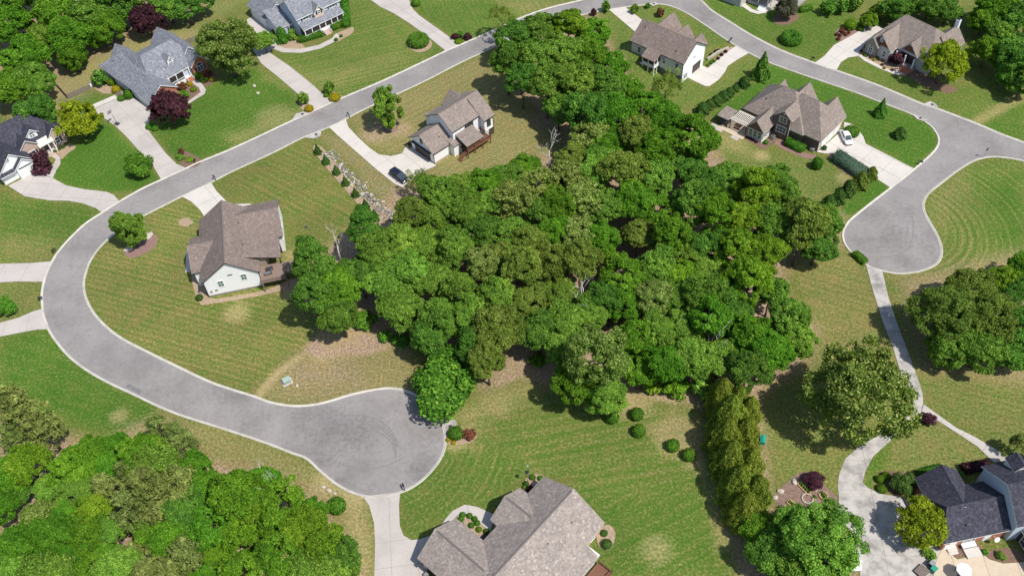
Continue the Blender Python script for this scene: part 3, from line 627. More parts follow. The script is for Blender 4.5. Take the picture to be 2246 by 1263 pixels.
    def win(s, face, at, u, z, w=1.0, h=1.5, bars=1, rows=1, shut=False, frame='white', glass='glass', arch=False):
        mb = MB(); t_ = .11
        s.fb(mb, face, at, u-w/2-t_, u+w/2+t_, z+h, z+h+t_+.03, .01, .09)
        s.fb(mb, face, at, u-w/2-t_, u+w/2+t_, z-t_, z, .01, .11)
        s.fb(mb, face, at, u-w/2-t_, u-w/2, z, z+h, .01, .085); s.fb(mb, face, at, u+w/2, u+w/2+t_, z, z+h, .01, .085)
        for i in range(1, rows+1): s.fb(mb, face, at, u-w/2, u+w/2, z+h*i/(rows+1)-.035, z+h*i/(rows+1)+.035, .03, .075)
        for i in range(1, bars+1):
            if bars: s.fb(mb, face, at, u-w/2+w*i/(bars+1)-.035, u-w/2+w*i/(bars+1)+.035, z, z+h, .03, .07)
        if arch:
            n = 8; sg = 1 if face[0] == '+' else -1
            for i in range(n):
                a0, a1 = math.pi*i/n, math.pi*(i+1)/n
                def q(a, r, d):
                    uu, vv = u+math.cos(a)*r, z+h+.1+math.sin(a)*r
                    return (uu, at+sg*d, vv) if face[1] == 'y' else (at+sg*d, uu, vv)
                mb.add([q(a0,w/2,.08), q(a1,w/2,.08), q(a1,w/2+t_,.08), q(a0,w/2+t_,.08)], [(0,1,2,3)])
        o = mb.build('window', M[frame], s.r)
        mb = MB(); s.fb(mb, face, at, u-w/2, u+w/2, z, z+h, .012, .045)
        if arch:
            sg = 1 if face[0] == '+' else -1; n = 8
            ring = [(u+math.cos(math.pi*i/n)*w/2, z+h+.1+math.sin(math.pi*i/n)*w/2) for i in range(n+1)]
            mb.add([(a, at+sg*.03, b) if face[1] == 'y' else (at+sg*.03, a, b) for a, b in ring], [tuple(range(n+1))])
        mb.build('pane', M[glass], o)
        if shut:
            for sg in (-1, 1):
                mb = MB(); uc = u+sg*(w/2+.36); s.fb(mb, face, at, uc-.2, uc+.2, z-.05, z+h+.05, .01, .06)
                for k in range(6): s.fb(mb, face, at, uc-.15, uc+.15, z+h*(k+.3)/6, z+h*(k+.7)/6, .06, .075)
                mb.build('shutter', M['shutter'], s.r)
    def door(s, face, at, u, w=1.0, h=2.1, z=0.0, col='white', glass=False):
        mb = MB(); s.fb(mb, face, at, u-w/2-.12, u+w/2+.12, z, z+h+.14, .01, .05); o = mb.build('door_frame', M['white'], s.r)
        mb = MB(); s.fb(mb, face, at, u-w/2, u+w/2, z+.02, z+h, .05, .08)
        for r in range(3):
            for c in (-1, 1): s.fb(mb, face, at, u+c*w*.24-w*.17, u+c*w*.24+w*.17, z+h*(.08+.31*r), z+h*(.30+.31*r), .08, .095)
        d = mb.build('door', M[col], s.r)
        mb = MB(); s.fb(mb, face, at, u+w*.38, u+w*.44, z+.95, z+1.05, .08, .14); mb.build('handle', M['metal_grey'], d)
    def garage(s, face, at, u, w=4.9, h=2.2, col='garage_white', z=0.0, windows=False):
        mb = MB(); s.fb(mb, face, at, u-w/2-.15, u-w/2, z, z+h+.18, .01, .08); s.fb(mb, face, at, u+w/2, u+w/2+.15, z, z+h+.18, .01, .08); s.fb(mb, face, at, u-w/2, u+w/2, z+h, z+h+.18, .01, .08)
        mb.build('garage_frame', s.trim, s.r)
        mb = MB(); s.fb(mb, face, at, u-w/2, u+w/2, z, z+h, .005, .03); o = mb.build('garage_door', M[col], s.r)
        n = max(2, round(w/.62))
        for r in range(4):
            mb = MB()
            for c in range(n): s.fb(mb, face, at, u-w/2+w*(c+.1)/n, u-w/2+w*(c+.9)/n, z+h*(r+.12)/4, z+h*(r+.88)/4, .03, .05)
            mb.build('panel', M['glass'] if windows and r == 3 else M[col], o)
    def box(s, name, x0, x1, y0, y1, z0, z1, mat, parent=None):
        mb = MB(); mb.box(x0, x1, y0, y1, z0, z1); return mb.build(name, M[mat], parent or s.r)
    def post(s, x, y, z0, z1, r=.1, mat='white', name='post'): return s.box(name, x-r, x+r, y-r, y+r, z0, z1, mat)
    def steps(s, face, at, u, w, n, rise=.18, run=.3, mat='b_red', name='step'):
        for k in range(n):
            mb = MB(); s.fb(mb, face, at, u-w/2+.002*k, u+w/2-.002*k, 0, rise*(n-k), .002+run*k, run*(k+1)); mb.build(name, M[mat], s.r)
    def rail(s, pts, z, h=.95, mat='white', step=.35, solid=False):
        """railing along local points: top rail, bottom rail, balusters, posts"""
        mb = MB()
        for (xa, ya), (xb, yb) in zip(pts[:-1], pts[1:]):
            L = math.hypot(xb-xa, yb-ya); ax = ((xb-xa)/L, (yb-ya)/L, 0); ay = (-ax[1], ax[0], 0); c = ((xa+xb)/2, (ya+yb)/2, 0)
            mb.obox(c, ax, ay, L/2, .05, z+h-.08, z+h); mb.obox(c, ax, ay, L/2, .03, z+.1, z+.17)
            n = max(2, int(L/step))
            for i in range(n+1):
                q = (xa+(xb-xa)*i/n, ya+(yb-ya)*i/n, 0); r = .06 if i in (0, n) else .022
                mb.obox(q, ax, ay, r, r, z, z+h-(.08 if 0 < i < n else -.05))
        return mb.build('railing', M[mat], s.r)
    def vents(s, pts):
        for x, y, z in pts:
            mb = MB(); mb.tube([(x,y,z-.2),(x,y,z+.32)], [.07,.07], 8); mb.tube([(x,y,z+.30),(x,y,z+.38)], [.13,.05], 8); mb.build('vent_pipe', M['vent'], s.r)
    def ac(s, x, y, z=0.0):
        o = s.box('air_conditioner', x-.4, x+.4, y-.4, y+.4, z+.08, z+.95, 'metal_grey')
        mb = MB(); mb.tube([(x,y,z+.95),(x,y,z+1.0)], [.3,.28], 12); mb.build('fan_grille', M['metal_dark'], o)

# --- white house at the road bend, brown roof, terrace deck on its right
_pb = P(400+480/5.263, 430+770/5.263, 8.8)
h = House('house', (_pb.x, _pb.y), 100.8, 'white house with large brown roof inside the left road bend', 'r_brown', 's_white', 'black')
h.rect(-.1, 17.9, -5.85, 5.75, 4.4, 8.8, 'x', vent=True, base=(.45, 'stone'))
h.rect(3.4, 13.6, 0, 7.5, 4.2, 7.0, 'y')
h.rect(8.4, 19.6, -10.9, -1, 4.5, 7.4, 'y', hip=(0, 1))
h.shed(2.8, 9.2, -10.0, -3.2, 4.35, 6.35, '-y', walls=False)
h.box('wall', 3.5, 8.9, -6.9, -5.3, 0, 5.1, 's_taupe')
h.win('-x', .32, 2.2, 2.3, .95, 1.5, 1, 1, glass='glass_green'); h.win('-x', .32, -2.4, 2.9, .95, 1.5, 1, 1, glass='glass_green')
h.box('gable_louvre', .22, .32, -.55, .45, 4.9, 5.03, 'black')
h.box('meter_box', .2, .32, 4.3, 4.7, 1.2, 1.7, 'metal_grey'); h.box('meter_box', .2, .32, 3.2, 3.7, 1.4, 1.8, 'metal_grey')
h.win('-y', -10.48, 14.2, 2.2, 1.1, 1.4, 1, 1); h.win('-y', -10.48, 10.8, 1.8, 1.0, 1.4)
h.box('deck', -1.4, 3.2, -10.4, -5.45, 2.5, 2.7, 'wood_grey'); h.box('deck', .2, 3.6, -12.6, -10.42, 2.0, 2.2, 'wood_grey')
for x, y in ((-1.3,-10.3),(-1.3,-5.7),(3.1,-10.2),(.3,-12.5),(3.5,-12.5)): h.post(x, y, -.05, 2.5 if y > -11 else 2.0, .09, 'wood_grey')
h.rail([(-1.35,-5.5),(-1.35,-10.35),(.2,-10.35)], 2.7, .95, 'wood_grey', .3); h.rail([(.25,-10.5),(.25,-12.55),(3.0,-12.55)], 2.2, .95, 'wood_grey', .3)
for i in range(6): h.box('step', 3.6+.3*i, 3.9+.3*i, -12.3, -11, 0, 1.9-.32*i, 'wood_grey')
h.post(2.9, -9.7, 2.7, 4.3, .1, 'black'); h.post(8.4, -9.7, 0, 4.3, .1, 'black')
h.box('porch_pier', 3.9, 4.5, 6.3, 6.9, 0, 4.0, 'b_pink'); h.box('porch_pier', .8, 1.4, 5.0, 5.6, 0, 3.4, 'stone')
h.vents([(12.2,-2.8,6.8),(6.2,-3.2,6.45)])
h.box('downspout', .2, .31, 5.2, 5.31, 0, 4.3, 'black'); h.box('downspout', .2, .31, -5.42, -5.31, 0, 4.3, 'black')

# --- white two-storey house with basement deck
h = House('house', (-10.1, 157.29), 40.6, 'white two-storey house with taupe roof and brown rear deck', 'r_taupe', 's_white', 'black')
h.rect(-.9, 10.7, 0, 8.8, 6.2, 8.85, 'x', base=(.4, 'stone'))
h.rect(7.1, 10.45, -1.45, 8.6, 5.3, 8.8, 'x', cap=False)
h.rect(-6.6, 1.2, .35, 9.0, 3.2, 6.1, 'x', base=(.4, 'conc'))
h.rect(4.6, 10.3, 4.2, 10.4, 5.2, 7.9, 'y')
h.shed(.2, 4.4, 8.0, 11.5, 4.1, 5.2, '+y')
h.shed(-1.75, 1.1, -.95, 1.2, 3.1, 3.9, '-y')
h.shed(.1, 5.1, -3.5, 1.0, 3.5, 4.9, '-y', walls=False)
h.box('deck', .3, 7.4, -3.3, .35, 1.55, 1.72, 'wood_red')
for x in (.45, 2.6, 4.9, 7.2): h.post(x, -3.15, -.05, 3.4 if x < 5 else 1.55, .09, 'wood_red')
h.rail([(.4,-3.2),(7.3,-3.2),(7.3,.2)], 1.72, .95, 'wood_red', .3)
for i in range(7): h.box('step', .25-.3*(i+1), .25-.3*i, -3.1, -1.9, 1.45-.22*i-.06, 1.45-.22*i, 'wood_red')
h.box('stair_stringer', -1.9, .25, -3.12, -3.06, .0, .12, 'wood_red')
h.box('basement_wall', .9, 6.9, -.3, .4, 0, 1.5, 'screen')  # near-black colour paints the shade under the deck
h.garage('-x', -6.18, 4.7, 4.9, 2.25, 'garage_dark'); h.box('garage_canopy', -6.75, -6.2, 1.5, 7.9, 2.55, 2.7, 'black')
h.win('-x', -6.18, 4.7, 3.7, .6, 1.0, 0, 1, frame='black')
h.win('-y', .42, 3.6, 4.2, 1.0, 1.5, 0, 1, frame='black'); h.win('-y', .42, 4.85, 4.2, 1.0, 1.5, 0, 1, frame='black')
h.win('-y', -1.03, 8.8, 3.0, .9, 1.6, 0, 1, frame='black'); h.door('-y', -1.03, 9.3, 1.4, 1.9, .1, 'garage_dark')
h.box('grill', 5.6, 6.7, -1.4, -.6, 1.72, 2.7, 'metal_dark'); h.box('downspout', -6.25, -6.14, .66, .77, 0, 3.2, 'black'); h.box('downspout', 10.02, 10.12, -1.14, -1.04, 0, 5, 'black')
h.vents([(7.3,2.2,7.5),(-2.8,2.4,4.6)])

# --- white house by the top bend, brown roof, screened porch behind
h = House('house', (43.45, 176.52), -44.3, 'white house with brown roof, screened porch and walk-out garage near top bend', 'r_brown', 's_white_shade', 'black')
h.rect(-15.5, .2, 0, 9.8, 5.6, 9.1, 'x', tri='s_white')
h.box('basement_wall', -9.4, -.18, .34, .40, 0, 1.7, 'block')
h.box('gable_wall', -.22, -.14, .43, 9.37, 0, 5.9, 's_white')
h.rect(-15.4, -8.6, 4.2, 13.2, 4.3, 8.2, 'y', wall='s_white'); h.rect(-9.2, -4.1, 4.2, 11.4, 4.8, 7.8, 'y', wall='s_white'); h.rect(-4.1, -.24, 4.5, 10.9, 5.2, 7.4, 'y', wall='s_white')
h.shed(-10.3, -6.3, -2.4, 3.6, 4.7, 7.3, '-y', walls=False)
h.box('porch_floor', -10.1, -6.6, -2.1, .3, 2.5, 2.7, 'white')
for x, y in ((-10.0,-2.0),(-8.35,-2.0),(-6.7,-2.0),(-6.7,-.8)): h.post(x, y, 0, 4.6, .09, 'white')
h.box('porch_screen_or_shade', -9.95, -6.75, -1.98, -1.94, 3.4, 4.55, 'screen'); h.box('porch_screen_or_shade', -6.73, -6.69, -1.9, .3, 3.4, 4.7, 'screen')
for k in range(4): h.box('porch_slat', -9.95, -6.75, -2.0, -1.95, 2.72+.17*k, 2.85+.17*k, 'white')
h.box('porch_panel', -6.72, -6.66, -1.9, .3, 2.72, 3.38, 'white')
for i in range(6): h.box('step', -10.7-.0, -10.1, -2.0+.3*i, -1.7+.3*i, 2.3-.35*i, 2.45-.35*i, 'white')
for x in (-12.8, -5.6, -1.9): h.win('-y', .42, x, 3.2, .8, 1.5, 0, 1)
h.garage('+x', -.14, 6.4, 3.0, 2.2, 'garage_dark'); h.door('+x', -.14, 3.3, .95, 2.1, 0, 'white'); h.win('+x', -.14, 1.7, .7, 1.2, 1.3, 1, 1)
h.box('gable_louvre', -.14, -.08, 4.6, 5.4, 4.7, 4.82, 'black'); h.box('band_board', -.14, -.07, .5, 9.3, 3.35, 3.45, 's_white')
h.vents([(-13.6,3.6,8.3),(-3.2,1.6,6.9)]); h.box('downspout', -.3, -.18, .38, .48, 0, 5.6, 'black'); h.box('downspout', -.26, -.15, 9.36, 9.46, 0, 5.6, 'black')

# --- brown house beside the right cul-de-sac
h = House('house', (68.52, 149.01), -45.1, 'brown house with many taupe gables above the right cul-de-sac', 'r_taupe', 's_brown', 'cream')
h.rect(-19.0, -3.8, -.7, 10.6, 3.4, 9.0, 'x', hip=(6.0, 6.4), base=(.35, 'stone'))
h.rect(-13.2, .3, -.1, 10.75, 3.35, 8.75, 'x', hip=(4.8, 4.75), base=(.35, 'stone'))
h.rect(-13.1, -7.3, 5, 12.0, 3.45, 7.2, 'y'); h.rect(-6.2, .2, 4, 11.1, 3.4, 7.2, 'y'); h.rect(-17.4, -13.0, 4, 9.9, 3.4, 6.8, 'y', hip=(0, 0))
h.rect(-11.05, -6.7, -1.25, 6.2, 5.9, 7.75, 'y')
h.rect(-15.1, -10.7, -5.2, 2.0, 3.15, 5.5, 'y', base=(.7, 'white'))
for u in (-14.05, -12.9, -11.75): h.win('-y', -4.78, u, 1.0, .82, 1.55, 0, 1, glass='glass_green')
h.win('+x', -11.12, -3.9, 1.2, .8, 1.2, 0, 1); h.win('+x', -11.12, -2.5, 1.2, .8, 1.2, 0, 1)
h.win('-y', -.83, -8.9, 4.5, 1.7, 1.35, 1, 1); h.win('-y', -.83, -8.9, 1.7, 2.2, 1.6, 2, 1)
h.win('-y', .32, -4.9, 1.7, .75, .95, 1, 1)
h.box('corner_board', -.22, -.08, .28, .42, 0, 3.3, 'white'); h.box('corner_board', -11.2, -11.08, -4.82, -4.72, .7, 3.1, 'white'); h.box('corner_board', -7.16, -7.06, -.88, -.78, 0, 5.6, 'white')
h.box('gable_vent', -9.1, -8.7, -.9, -.83, 6.5, 6.9, 'white')
h.box('garage_wall', -.14, -.09, .4, 10.2, 0, 3.2, 's_tan')
for u in (2.6, 5.4, 8.2): h.garage('+x', -.09, u, 2.5, 2.2, 'garage_white')
h.box('chute', -1.6, -.7, -.5, .2, 0, .8, 'metal_grey'); h.ac(-9.9, -2.0); h.vents([(-15,2.0,6.2),(-11.3,.9,5.2),(-6.2,1.6,4.9),(-5.4,.4,3.8)])
# pergola and spa pavilion on the patio
_w = lambda x, y: (x, y)
for i in range(11): h.box('pergola_slat', -19.3+.42*i, -19.13+.42*i, -4.9, -1.0, 2.62, 2.74, 'cream')
for y in (-4.8, -1.2): h.box('pergola_beam', -19.5, -14.9, y-.07, y+.07, 2.45, 2.61, 'white')
for x, y in ((-19.3,-4.8),(-15.2,-4.8),(-19.3,-1.2)): h.post(x, y, 0, 2.45, .09, 'wood_red')
h.box('patio_floor', -21.5, -14.9, -6.4, -.8, 0, .09, 'conc_tan'); h.steps('-y', -6.4, -16.5, 1.8, 3, .05, .35, 'conc')
h.shed(-22.6, -19.7, -5.4, -1.6, 2.5, 2.75, '-y', walls=False)
for x, y in ((-22.4,-5.2),(-19.9,-5.2),(-22.4,-1.8),(-19.9,-1.8)): h.post(x, y, 0, 2.4, .08, 'black')
h.box('spa', -22.0, -20.2, -4.9, -3.1, .05, .95, 'metal_dark'); h.box('outdoor_table', -18.6, -17.2, -3.4, -2.5, .68, .75, 'wood_red'); h.box('outdoor_bench', -18.6, -17.2, -4.3, -3.9, .1, .45, 'wood_red'); h.box('stone_pad', -23.2, -20.0, -7.2, -5.7, 0, .06, 'conc')

# --- grey roofed brick house upper left
h = House('house', (-83.38, 179.56), -45.1, 'grey-roofed brick house with dormer and front porch, upper left', 'r_grey', 's_blue', 'white')
h.rect(-22.6, .6, 0, 7.9, 3.0, 5.7, 'x', hip=(3.5, 0))
h.box('brick_front', .10, .19, .43, 7.47, 0, 3.1, 'b_red')
mb = MB(); mb.add([(.19,.6,3.1),(.19,7.3,3.1),(.19,3.95,5.3)], [(0,1,2)]); mb.build('brick_gable', M['b_red'], h.r)
h.rect(-19.6, -3.9, 3.6, 18.6, 3.2, 7.0, 'y', hip=(3.2, 3.0))
h.rect(-10.5, -2.9, 14.2, 19.2, 3.2, 5.6, 'x', wall='b_red'); h.rect(-20.6, -6.8, 13.9, 20.2, 3.05, 6.2, 'x')
h.rect(-24.0, -14, 4.2, 9.2, 2.95, 5.4, 'x'); h.rect(-9.2, -6.6, 10.5, 12.5, 5.3, 6.5, 'x', ov=.2, wall='white')
h.win('+x', -6.8, 11.5, 4.95, .7, .8, 1, 1, arch=False)
h.win('+x', -3.32, 16.7, 1.0, 1.6, 1.3, 1, 1, shut=True, arch=True)
h.win('+x', .19, 4.0, 1.1, 1.2, 1.5, 1, 1)
h.box('porch_wall', -5.2, -5.0, 7.9, 14.2, 0, 3.1, 'b_red'); h.box('porch_floor', -5.0, -3.6, 7.9, 14.2, 0, .75, 'white')
h.box('porch_screen_or_shade', -4.05, -4.0, 8.0, 12.3, .8, 3.0, 'screen')  # dark sheet added for the shade inside the open porch
for y in (8.2, 10.2, 12.3, 13.9): h.post(-3.75, y, .75, 3.05, .1, 'white')
h.rail([(-3.7,8.2),(-3.7,12.2)], .75, .8, 'white', .25); h.steps('+x', -3.6, 13.1, 1.5, 4, .18, .3, 'b_red'); h.rail([(-3.5,12.3),(-2.4,12.3)], .3, .8); h.rail([(-3.5,13.9),(-2.4,13.9)], .3, .8)
h.win('+x', -5.0, 9.3, 1.3, 1.2, 1.4, 1, 1); h.win('+x', -5.0, 11.3, 1.3, 1.0, 1.4, 1, 1); h.door('+x', -5.0, 13.1, 1.0, 2.1, .75, 'garage_dark')
h.win('-y', .42, -9, .9, .9, 1.3, 1, 1); h.win('-y', .42, -12, .9, .9, 1.3, 1, 1); h.garage('-y', .42, -3.5, 4.6, 2.2); h.ac(-12.0, -1.6); h.vents([(-18.5,2.5,4.6),(-9,20-.9,3.6)])
# --- dark roofed brick and white house at the left edge
h = House('house', (-111.34, 156.07), 42.5, 'dark-roofed house with white garage doors at the left edge', 'r_dark', 'b_pink', 'white')
h.rect(-.35, 7.9, 0, 10, 3.0, 6.9, 'y', wall='s_white'); h.rect(3.1, 7.8, -.75, 4, 3.0, 5.0, 'y', wall='s_white')
h.shed(-.3, 3.05, -.65, .6, 2.75, 3.1, '-y', walls=False)
h.garage('-y', .42, 1.6, 2.5, 2.2); h.garage('-y', -.33, 5.45, 3.6, 2.2); h.win('-y', .42, 3.0, 5.0, .6, .7, 1, 1); h.box('garage_arch', 3.9, 7.0, -.45, -.34, 2.5, 2.7, 'shutter')
h.rect(-1.5, 17.6, 3.7, 15.5, 3.2, 8.2, 'x', hip=(4.5, 4.6)); h.rect(6.3, 10.9, 3.0, 8, 3.9, 6.0, 'y'); h.rect(13.0, 17.0, 3.1, 9, 3.2, 5.6, 'y')
h.rect(9.4, 12.5, 4.6, 9, 5.5, 6.9, 'y', wall='s_white', hip=(0, 1)); h.win('-y', 5.02, 10.95, 4.6, 1.1, .6, 1, 1, arch=True)
h.shed(10.5, 14.1, 2.4, 5.4, 3.1, 4.1, '-y', walls=False, rm='cream')
for x in (10.8, 12.6, 13.8): h.post(x, 2.65, 0, 3.0, .12, 'white')
h.box('porch_floor', 10.7, 14.0, 2.5, 4.3, 0, .4, 'conc'); h.steps('-y', 2.5, 12.2, 1.8, 2, .17, .35, 'b_pink'); h.door('-y', 4.13, 12.2, 1.1, 2.2, .4, 'garage_dark')
h.win('-y', 3.42, 8.6, 1.0, 1.9, 1.5, 1, 1, shut=True); h.win('-y', 3.52, 15.0, 1.1, 1.0, 1.5, 0, 1, shut=True)
# --- pale blue house with a long front porch, top
h = House('house', (-48.58, 204.53), 37.3, 'pale blue two-storey house with long screened front porch at the top', 'r_grey', 's_blue', 'white')
h.rect(-.6, 13.0, 2.0, 11.4, 5.6, 9.0, 'x'); h.rect(4.2, 7.6, 1.3, 8, 5.4, 7.4, 'y', wall='s_tan', ov=.35)
h.shed(-.2, 12.15, 0, 2.6, 3.2, 4.5, '-y', walls=False)
h.box('porch_floor', 0, 12.0, .15, 2.4, 0, .8, 's_blue'); h.box('porch_screen_or_shade', .2, 11.8, .35, .39, 1.5, 3.0, 'screen'); h.box('porch_rail_panel', .15, 11.9, .28, .33, .8, 1.45, 'white')
for x in (.2, 2.3, 4.6, 6.4, 8.2, 10.0, 11.8): h.post(x, .3, .8, 3.05, .1, 'white')
h.box('porch_screen_or_shade', .12, .17, .4, 2.3, 1.5, 3.0, 'screen')
h.steps('-y', .15, 6.0, 1.7, 5, .16, .3, 'b_pink'); h.rail([(5.1,-1.4),(5.1,.1)], .3, .8); h.rail([(6.9,-1.4),(6.9,.1)], .3, .8)
h.win('-y', 2.42, 2.3, 4.5, 1.7, 1.1, 1, 0, shut=True); h.win('-y', 2.42, 10.3, 4.5, 1.7, 1.1, 1, 0, shut=True); h.win('-y', 1.65, 5.9, 4.9, .7, 1.0, 1, 1, shut=True)
h.rect(-4.9, 3.2, 11.4, 21.2, 3.2, 6.2, 'y'); h.shed(-4.6, .2, 5.6, 12.2, 2.95, 5.4, '-y')
h.garage('-x', -4.48, 14.4, 3.0, 2.2); h.garage('-x', -4.48, 18.2, 3.0, 2.2); h.win('-y', 5.9, -.9, 1.0, .8, 1.2, 0, 1, shut=True); h.door('-x', -4.3, 8.0, .9, 2.0, 0, 'white')
# --- grey and brick gabled house upper right with chimney
h = House('house', (93.13, 178.74), -52.9, 'taupe-roofed craftsman house with rust gables and white chimney, upper right', 'r_taupe', 's_grey', 'white')
h.rect(-6.4, .15, .2, 9, 3.4, 6.7, 'y', tri='s_rust'); h.rect(-6.7, -2.9, -.5, 4, 3.35, 5.5, 'y', wall='stone')
h.rect(-6.8, 9.4, 2.9, 15.4, 3.4, 8.1, 'x', hip=(3.6, 4.6)); h.rect(.8, 5.7, 2.5, 9, 3.5, 6.4, 'y', tri='s_rust'); h.rect(3.7, 9.7, 9, 16.0, 3.5, 6.8, 'y')
h.win('-y', .62, -1.5, 1.1, .8, 1.5, 0, 1); h.win('-y', -.08, -4.8, 1.0, 1.0, 1.4, 1, 1, arch=True); h.win('-y', .62, -3.1, 4.6, .5, .8, 1, 1, arch=True); h.box('gable_vent', 3.05, 3.45, 2.86, 2.92, 5.4, 5.8, 'white')
h.box('porch_screen_or_shade', 1.4, 5.2, 2.88, 2.93, .8, 3.2, 'screen'); h.box('porch_floor', .3, 6.0, 1.4, 2.9, 0, .9, 'stone'); h.steps('-y', 1.4, 4.6, 2.2, 5, .18, .32, 'b_red')
for x in (.9, 3.3, 5.6): h.post(x, 1.7, .9, 3.4, .12, 'white')
c = h.box('chimney', 6.2, 7.1, 15.2, 16.0, 0, 8.4, 's_white'); h.box('chimney_cap', 6.3, 7.0, 15.3, 15.9, 8.4, 8.7, 'black', c)
h.box('porch_screen_or_shade', 9.28, 9.33, 11.4, 15.4, .9, 3.1, 'screen'); h.box('porch_screen_or_shade', 9.25, 9.35, 9.4, 11.0, .9, 2.8, 'screen')
for y in (11.2, 13.4, 15.5): h.post(9.4, y, 0, 3.2, .1, 'white')
h.win('-y', 3.32, 8.0, 1.1, .9, 1.4, 0, 1)
# --- large warm grey roof at the bottom
h = House('house', (7.35, 69.31), 45.5, 'large warm-grey roofed house at the bottom centre', 'r_warm', 's_tan', 'cream')
h.rect(-32, -.45, -6.9, 5.55, 3.2, 6.6, 'x', vent=True); h.shed(-26, -5.2, -9.5, -4.0, 2.5, 4.68, '-y', walls=False)
h.rect(-23.6, -14.9, .5, 11.3, 3.2, 6.35, 'y', vent=True); h.rect(-11.7, -4.4, 1.0, 7.1, 3.15, 5.7, 'y', vent=True)
h.box('porch_trim', -5.25, -4.9, -9.4, -6.95, 2.3, 2.62, 'white'); h.box('porch_wall', -25, -5.6, -9.0, -8.9, 0, 2.4, 'white'); h.win('+x', -.87, -5.6, .9, 1.0, 1.4); h.win('-y', -6.48, -3.0, .8, .9, 1.4)
h.box('deck', -11, -5.2, -12.2, -9.5, .6, .8, 'wood_red'); h.rail([(-11,-12.1),(-5.3,-12.1),(-5.3,-9.6)], .8, .9, 'wood_red', .3)
for x, y in ((-10.9,-12),(-5.4,-12)): h.post(x, y, 0, .6, .08, 'wood_red')
h.garage('-x', -23.18, 3.6, 4.9, 2.2, 'garage_dark'); h.garage('-x', -23.18, 8.6, 2.6, 2.2, 'garage_dark')
h.vents([(-4.5,-3.6,4.85),(-9.6,-3.1,5.1)]); h.box('entry_mat', -13.9, -12.8, 6.4, 7.3, .08, .12, 'metal_dark'); h.box('carriage_lamp', -23.9, -23.2, 10.2, 10.6, 2.2, 2.7, 'metal_dark'); h.box('bin', -24.3, -23.7, 9.0, 9.6, 0, 1.0, 'metal_grey')
# --- charcoal roofed brick house bottom right
h = House('house', (61.93, 57.01), 7.8, 'charcoal-roofed red brick house with dormers in the lower right corner', 'r_dark', 'b_red', 'white')
h.rect(.4, 13, 0, 8.5, 3.0, 6.1, 'x', hip=(1.6, 0)); h.rect(1.3, 8.4, 3.8, 11.2, 3.0, 6.0, 'y', hip=(0, 0))
h.rect(10.9, 28, -.7, 9.9, 5.4, 9.1, 'x', wall='s_blue', tri='s_blue')  # pale blue puts the gable's shadow tint into the wall colour
for x in (14.0, 18.2, 22.4): h.rect(x, x+2.6, 7.0, 9.6, 7.4, 8.7, 'y', wall='white', ov=.2)
h.rect(12.6, 20, -7.5, .5, 3.2, 4.8, 'y', wall='screen'); 
for k in range(5): h.win('-x', 13.02, -6.6+1.25*k, .5, 1.05, 2.1, 0, 1, frame='cream')
h.win('-y', .42, 5.2, .8, 1.8, 1.3, 2, 0); h.box('bay_sill', 4.1, 6.3, -.35, .4, .5, .75, 'white'); h.door('-y', .42, 2.6, 1.0, 2.1, .3, 'white'); h.steps('-y', .4, 2.6, 1.5, 3, .15, .4, 'conc_new'); h.door('-y', .42, 8.2, 1.0, 2.1, .1, 'white')
h.box('cellar_hatch', 4.2, 6.6, -1.9, -.4, 0, .35, 'conc_new'); h.box('white_frame', .72, 1.6, -.12, -.02, 1.0, 2.4, 'white')
mb = MB(); mb.tube([(9.2,.2,1.4),(9.2,-.3,1.6)], [.04,.04], 8); mb.tube([(9.2,-.3,1.6),(9.2,-.38,1.63),(9.2,-.5,1.7)], [.08,.3,.46], 14); mb.build('satellite_dish', M['white'], h.r)
h.vents([(4.4,1.6,4.3)])
# --- pale house cut by the top edge on the right
pc = P(1746, 22)
h = House('house', (pc.x, pc.y), -45, 'pale grey house with dark porch cut off by the top edge', 'r_taupe', 's_grey', 'white')
h.rect(-14, .4, -.4, 11, 5.2, 8.6, 'x', base=(.7, 'stone')); h.rect(-19, -11.4, -8.3, 4, 3.6, 7, 'y'); h.shed(-11.6, -4.6, -5.0, .2, 3.3, 4.4, '-y', walls=False)
h.box('porch_floor', -11.7, -4.8, -4.7, -.0, 0, .8, 'conc')
for x in (-11.2, -8.6, -5.9, -5.0): h.post(x, -4.5, .8, 3.2, .1, 'white')
h.steps('-y', -4.7, -7.0, 1.8, 5, .16, .3, 'white'); h.box('porch_wall', -11.7, -4.9, -.08, -.03, .8, 3.2, 's_blue'); h.win('-y', -.08, -9.8, 1.2, 1.2, 1.5, 1, 1); h.win('-y', .02, -2.5, 1.2, 1.2, 1.5, 1, 1); h.win('-y', -7.88, -15, 1.2, 1.6, 1.5, 1, 1)

